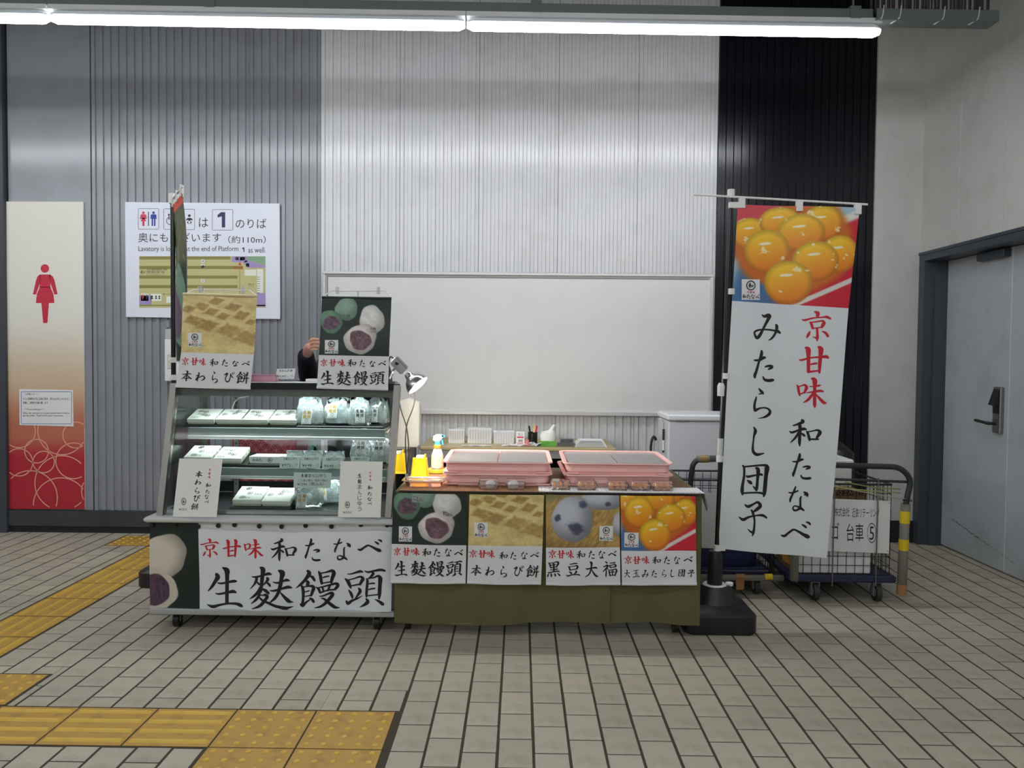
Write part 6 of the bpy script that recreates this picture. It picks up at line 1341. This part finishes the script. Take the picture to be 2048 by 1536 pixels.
for (y0, y1), m_, nm in (((1022, 1046), TAPEY, 'yellow_tape'), ((1078, 1100), TAPEY, 'yellow_tape'), ((1168, 1188), TAPEB, 'brown_tape')):
    p = at(1811-(y0-1008)*.047, y0, HY); q = at(1811-(y1-1008)*.047, y1, HY); put(MB().tube([p, q], .0265, 12), nm, m_, e)
put(MB().tube([at(1590, 1020, HY), at(1588, 1160, HY)], .024, 12), 'foam_sleeve', FOAM, e, smooth=True)
put(MB().tube([at(1655, 958, HY+.02), at(1822, 964, HY+.02)], .0075, 8), 'cross_bar', HAND, e)
for x in (1670, 1757): put(MB().tube([at(x, 956, HY+.015), at(x-6, 1172, HY+.015)], .0042, 8), 'steel_rod', STEEL, e)
for a, b, c_, nm in (((1600, 955), (1822, 1000), (186, 180, 160), 'cord'), ((1600, 962), (1800, 986), (170, 170, 96), 'cord'), ((1690, 964), (1800, 978), (150, 150, 90), 'cord')):
    p, q = at(*a, HY-.005), at(*b, HY-.005); mid = p.lerp(q, .5)+Vector((0, -.003, -.012)); put(MB().tube(arc([p, mid, q], .3, 8), .0036, 6), nm, mat('cord%d' % c_[2], c_, .7), e, smooth=True)
put(MB().tube([Vector((at(1815, 995, HY).x+.022*math.cos(t), HY+.02*math.sin(t), at(1815, 1000, HY).z+.004*math.sin(2*t))) for t in np.arange(16)*math.pi/8], .003, 6, closed=True), 'wire_tie', BLK, e)
SQ = [(1600, 995), (1781, 1002), (1778, 1107), (1598, 1100)]; YS = HY+.03; Pq = wall(YS)
put(MB().prism([Pq(*p) for p in SQ], (0, .003, 0)), 'sign_plate', WHITEP, e, label='white sign plate with black lettering'); m = MB(); Q = fwd(Pq, .0006)
text(m, '株式会社', (1669, 1015, 1699, 1033), Q); text(m, '近鉄リテーリング', (1704, 1016, 1759, 1035), Q); text(m, 'カゴ', (1645, 1045, 1678, 1079), Q); text(m, '台車', (1693, 1047, 1727, 1083), Q); text(m, '5', (1739, 1053, 1748, 1080), Q); ringpoly(m, 1743.5, 1066, 9, 20, .09, Q, 30)
put(m, 'lettering', INK, e)
for q in ((1778, 1006), (1775, 1102)): put(MB().lathe([(.003, 0), (.003, .001)], Matrix.Translation(Q(*q)) @ Matrix.Rotation(math.pi/2, 4, 'X'), 8), 'rivet', GM, e)
STY = mat('white_foam_box', (218, 219, 218), .6, var=.02)
BRN = mat('brown_carton', (124, 98, 64), .75, var=.06)
o = put(MB().cbox(1.53, 1.945, 4.6, 4.85, .152, .6, .003), 'brown_carton', BRN, label='brown carton with a dark printed band inside the right mesh cart', cat='box')
m = MB(); Pq = wall(4.5985); rect(m, 1640, 980, 1733, 991, Pq); put(m, 'print_band', mat('maroon_band', (70, 36, 34), .6), o); m = MB(); text(m, 'KYOTO SWEETS', (1645, 981.5, 1730, 989.5), fwd(Pq, .0006)); put(m, 'lettering', mat('tan_ink', (170, 140, 100), .6, var=0), o)
o = empty('foam_box', (1.75, 5.02, .152), 'white foam box with a lid rising above the right mesh cart', 'box')
zt = at(1700, 918, 4.9).z
put(MB().cbox(1.55, 1.97, 4.87, 5.17, .152, zt-.05, .004), 'box', STY, o); put(MB().cbox(1.54, 1.98, 4.862, 5.178, zt-.048, zt, .008), 'lid', STY, o)
o = put(MB().cbox(1.56, 1.96, 4.56, 4.594, .154, .3, .004), 'white_carton', WHITEP, label='white flat carton standing at the front of the right mesh cart floor', cat='box')
# left cart
LX0, LX1, LY0, LY1 = .93, 1.42, 4.66, 5.04
e = empty('mesh_cart', (1.18, 4.85, 0), 'black mesh cart with brown and yellow tape behind the tall flag pole', 'cart', 'mesh carts')
put(MB().cbox(LX0-.02, LX1+.02, LY0-.02, LY1+.02, .112, .145, .008), 'deck', NAVYP, e); wheels(e, (LX0+.06, LX1-.06), (LY0+.02, LY1-.05), .048)
ztop = at(1400, 960, LY0).z
meshpanel(e, (LX0, LY0, 0), (LX1, LY0, 0), .147, ztop); meshpanel(e, (LX0, LY0, 0), (LX0, LY1, 0), .147, ztop); meshpanel(e, (LX1, LY0, 0), (LX1, LY1, 0), .147, ztop); meshpanel(e, (LX0, LY1, 0), (LX1, LY1, 0), .147, ztop)
HY = 4.62; put(MB().tube(arc([at(1378, 1155, HY), at(1381, 960, HY), at(1387, 920, HY), at(1420, 916, HY), at(1530, 920, HY), at(1545, 950, HY), at(1543, 1155, HY)], .045, 6), .0155, 12), 'handle', HAND, e, smooth=True)
put(MB().tube([at(1394, 918, HY), at(1418, 918, HY)], .0205, 12), 'foam_sleeve', FOAM, e); put(MB().tube([at(1401, 918, HY), at(1413, 918, HY)], .0215, 12), 'brown_tape', mat('gold_tape', (150, 122, 66), .5, var=.3, scale=40), e); put(MB().tube([at(1418, 918, HY), at(1440, 917, HY)], .018, 10), 'dark_wrap', mat('dirty_wrap', (84, 82, 76), .8, var=.4, scale=40), e)
HYB = 4.6; put(MB().tube([at(1365, 1154, HYB), at(1566, 1156, HYB)], .018, 12), 'foam_bumper', FOAM, e, smooth=True)
for x0, x1, yb, m_, nm in ((1471, 1489, 1180, TAPEB, 'brown_tape'), (1529, 1544, 1163, TAPEY, 'yellow_tape')):
    p, q = at(x0, 1154, HYB), at(x1, 1154, HYB); put(MB().tube([p, q], .0195, 12), nm, m_, e)
    if yb > 1170: put(MB().prism([at(x0, 1158, HYB-.02), at(x1, 1158, HYB-.02), at(x1-1, yb-1, HYB-.02), at(x0+2, yb, HYB-.02)], (0, .001, 0)), nm, m_, e)
put(MB().prism([at(1562, 1100, HYB-.02), at(1574, 1108, HYB-.02), at(1584, 1122, HYB-.02), at(1580, 1130, HYB-.02), at(1566, 1120, HYB-.02)], (0, .004, 0)), 'brown_tape', mat('orange_tape', (196, 140, 50), .5), e)
put(MB().prism([at(1378, 985, 4.645), at(1450, 986, 4.645), at(1450, 1098, 4.645), at(1409, 1096, 4.645), at(1378, 1096, 4.645)], (0, .003, 0)), 'sign_plate', WHITEP, e)
TARP = mat('blue_tarp', (54, 58, 112), .5, var=.15, scale=8, bump=.3, bscale=9); rn = random.Random(3)
rings = []
for z, s in ((.147, .92), (.2, 1), (.3, 1.02), (.36, .96), (.4, .7)):
    rings.append([Vector((1.175+math.copysign(abs(math.cos(t))**.5, math.cos(t))*.22*s*(1+rn.uniform(-.04, .04)), 4.85+math.copysign(abs(math.sin(t))**.5, math.sin(t))*.15*s*(1+rn.uniform(-.04, .04)), z)) for t in np.arange(24)*math.pi/12])
put(MB().loft(rings), 'tarp_bundle', TARP, label='folded blue tarpaulin on the floor of the left mesh cart', cat='tarpaulin', smooth=50)
o = put(MB().loft([[Vector((at(1684, 915, 5.3).x+math.cos(t)*r*1.3+dx, 5.36+math.sin(t)*r, z)) for t in np.arange(16)*math.pi/8] for r, z, dx in ((.07, 0, 0), (.085, .2, 0), (.08, .6, 0), (.075, at(1680, 905, 5.36).z, 0), (.04, at(1680, 888, 5.36).z, -.02), (.015, at(1680, 882, 5.36).z, -.02))]), 'black_bag', mat('black_film', (34, 34, 36), .25, var=.1, bump=.6, bscale=14), label='black plastic sack standing by the black wall behind the right cart', cat='bag', smooth=50)
# ------------------------------------------------------------------ person behind the case
JAC = mat('navy_jacket', (22, 22, 34), .75, var=.12, scale=12); SKIN = mat('skin', (226, 172, 148), .5, var=.05); HAIR = mat('black_hair', (24, 20, 20), .5, var=.1); TRO = mat('black_trousers', (30, 30, 34), .8)
gx, gy = at(709, 700, 4.87).x, 4.87
e = empty('person', (gx, gy, 0), 'person in a dark navy jacket behind the case, hand reaching to the poster edge', 'person')
def skin(name, chain, edges, m_, parent, lv=2):
    me = bpy.data.meshes.new(name); me.from_pydata([tuple(Vector(c[0])-ORG[parent.name]) for c in chain], edges, []); me.update(); me.materials.append(m_)
    o = bpy.data.objects.new(name, me); C.objects.link(o); o.parent = parent
    md = o.modifiers.new('skin', 'SKIN'); md.use_smooth_shade = True; s = o.modifiers.new('sub', 'SUBSURF'); s.levels = lv; s.render_levels = lv
    for i, c in enumerate(chain):
        r = c[1]; me.skin_vertices[0].data[i].radius = r if isinstance(r, tuple) else (r, r)
    me.skin_vertices[0].data[0].use_root = True; ORG[o.name] = ORG[parent.name]; return o
V = Vector; shL, shR = V((gx-.165, gy, 1.29)), V((gx+.165, gy, 1.29))
elL = at(617, 754, 4.66); wrL = at(611, 704, 4.42); elR = V((gx+.2, gy-.1, 1.02)); wrR = V((gx+.1, gy-.24, .96))
ch = [(V((gx, gy, .88)), (.15, .11)), (V((gx, gy, 1.05)), (.135, .1)), (V((gx, gy, 1.22)), (.155, .11)), (V((gx, gy+.005, 1.31)), (.1, .075)), (V((gx, gy, 1.36)), (.055, .055)), (shL, .066), (V((gx-.235, gy-.06, 1.2)), .056), (elL, .06), (elL.lerp(wrL, .6), .054), (wrL, .044), (shR, .066), (elR, .05), (wrR, .038)]
body = skin('jacket', ch, [(0, 1), (1, 2), (2, 3), (3, 4), (3, 5), (5, 6), (6, 7), (7, 8), (8, 9), (3, 10), (10, 11), (11, 12)], JAC, e)
leg = [(V((gx, gy, .9)), (.14, .1))]; ed = []
for s in (-1, 1):
    k = len(leg); leg += [(V((gx+s*.085, gy, .8)), .085), (V((gx+s*.095, gy-.01, .48)), .06), (V((gx+s*.1, gy, .1)), .045)]; ed += [(0, k), (k, k+1), (k+1, k+2)]
skin('trousers', leg, ed, TRO, e)
for s in (-1, 1): put(MB().loft([rr3(.085, .25, 0, .035, gx+s*.1, gy-.05), rr3(.09, .25, .03, .035, gx+s*.1, gy-.05), rr3(.07, .12, .075, .03, gx+s*.1, gy), rr3(.06, .08, .1, .025, gx+s*.1, gy+.01)]), 'shoe', BLK, e, smooth=50)
hz = 1.495; hp = []
for z, a, b, dy in ((-.115, .02, .03, -.045), (-.105, .045, .055, -.03), (-.075, .06, .075, -.015), (-.03, .07, .088, -.005), (.02, .074, .094, 0), (.06, .072, .09, .004), (.095, .055, .07, .006), (.115, .02, .03, .006)):
    hp.append([V((gx+a*math.cos(t), gy+dy+b*math.sin(t), hz+z)) for t in np.arange(18)*math.pi/9])
hd = put(MB().loft(hp).tube([(gx, gy, 1.34), (gx, gy+.01, hz-.07)], .05, 12), 'head', SKIN, e, smooth=True)
put(MB().loft([[V((gx+math.cos(t)*.007*s, gy-.09-.012*k+abs(math.sin(t))*.004, hz+.015-.013*i)) for t in np.arange(8)*math.pi/4] for i, (s, k) in enumerate(((1, 0), (1.2, .6), (1.7, 1.2), (1.3, .4)))]), 'nose', SKIN, hd, smooth=True)
for s in (-1, 1):
    put(MB().sphere((gx+s*.03, gy-.083, hz+.008), .011, 10, 7, (1.2, .5, .7)), 'eye', mat('eye', (60, 44, 40), .3), hd, smooth=True)
    put(MB().sphere((gx+s*.076, gy+.005, hz-.005), .022, 10, 7, (.4, .7, 1.3)), 'ear', SKIN, hd, smooth=True)
put(MB().sphere((gx, gy-.082, hz-.06), .02, 10, 6, (1.1, .45, .35)), 'mouth', mat('lips', (190, 110, 104), .5), hd, smooth=True)
hr = []
for z, a, b, dy in ((-.07, .074, .05, .05), (-.02, .084, .075, .03), (.03, .085, .09, .012), (.075, .08, .1, .006), (.11, .06, .078, .006), (.128, .02, .03, .006)):
    hr.append([V((gx+a*math.cos(t), gy+dy+b*math.sin(t), hz+z)) for t in np.arange(18)*math.pi/9])
put(MB().loft(hr), 'hair', HAIR, hd, smooth=True)
# the raised hand: palm and five fingers reaching right to the poster edge
pw = wrL; pc = at(623, 691, 4.3); kd = (at(640, 687, 4.22)-pw)
chn = [(pw+V((0, .03, -.02)), .026), (pw.lerp(pc, .45), (.03, .022)), (pc, (.034, .022))]; edg = [(0, 1), (1, 2)]
skin('palm', chn, edg, SKIN, e)
fdir = V((.62, -.7, .12)).normalized(); upv = V((-.1, .05, 1)).normalized()
for i, (off, L_, r) in enumerate(((.026, .068, .0085), (.009, .076, .009), (-.009, .071, .0085), (-.025, .056, .0075))):
    b0 = pc+upv*off-fdir*.012; b1 = b0+fdir*L_*.45+V((0, 0, .004)); b2 = b1+(fdir+V((.5, .25, -.12))).normalized()*L_*.32; b3 = b2+(fdir+V((.9, .7, -.25))).normalized()*L_*.25
    skin('finger', [(b0, r*1.1), (b1, r), (b2, r*.92), (b3, r*.75)], [(0, 1), (1, 2), (2, 3)], SKIN, e)
t0_ = pw.lerp(pc, .55)+upv*.02+V((.004, -.012, 0)); skin('thumb', [(t0_, .012), (t0_+V((.02, -.022, .026)), .0105), (t0_+V((.044, -.034, .03)), .008)], [(0, 1), (1, 2)], SKIN, e)
zx = gy-.112
put(MB().box(gx-.003, gx+.003, zx-.004, zx, .9, 1.24), 'zip', GM, body); put(MB().box(gx+.045, gx+.075, zx+.012, zx+.02, .86, .876), 'chest_label', WPL, body); put(MB().tube([(gx, zx-.006, .91), (gx+.004, zx-.008, .85)], .003, 6), 'zip_pull', WPL, body)
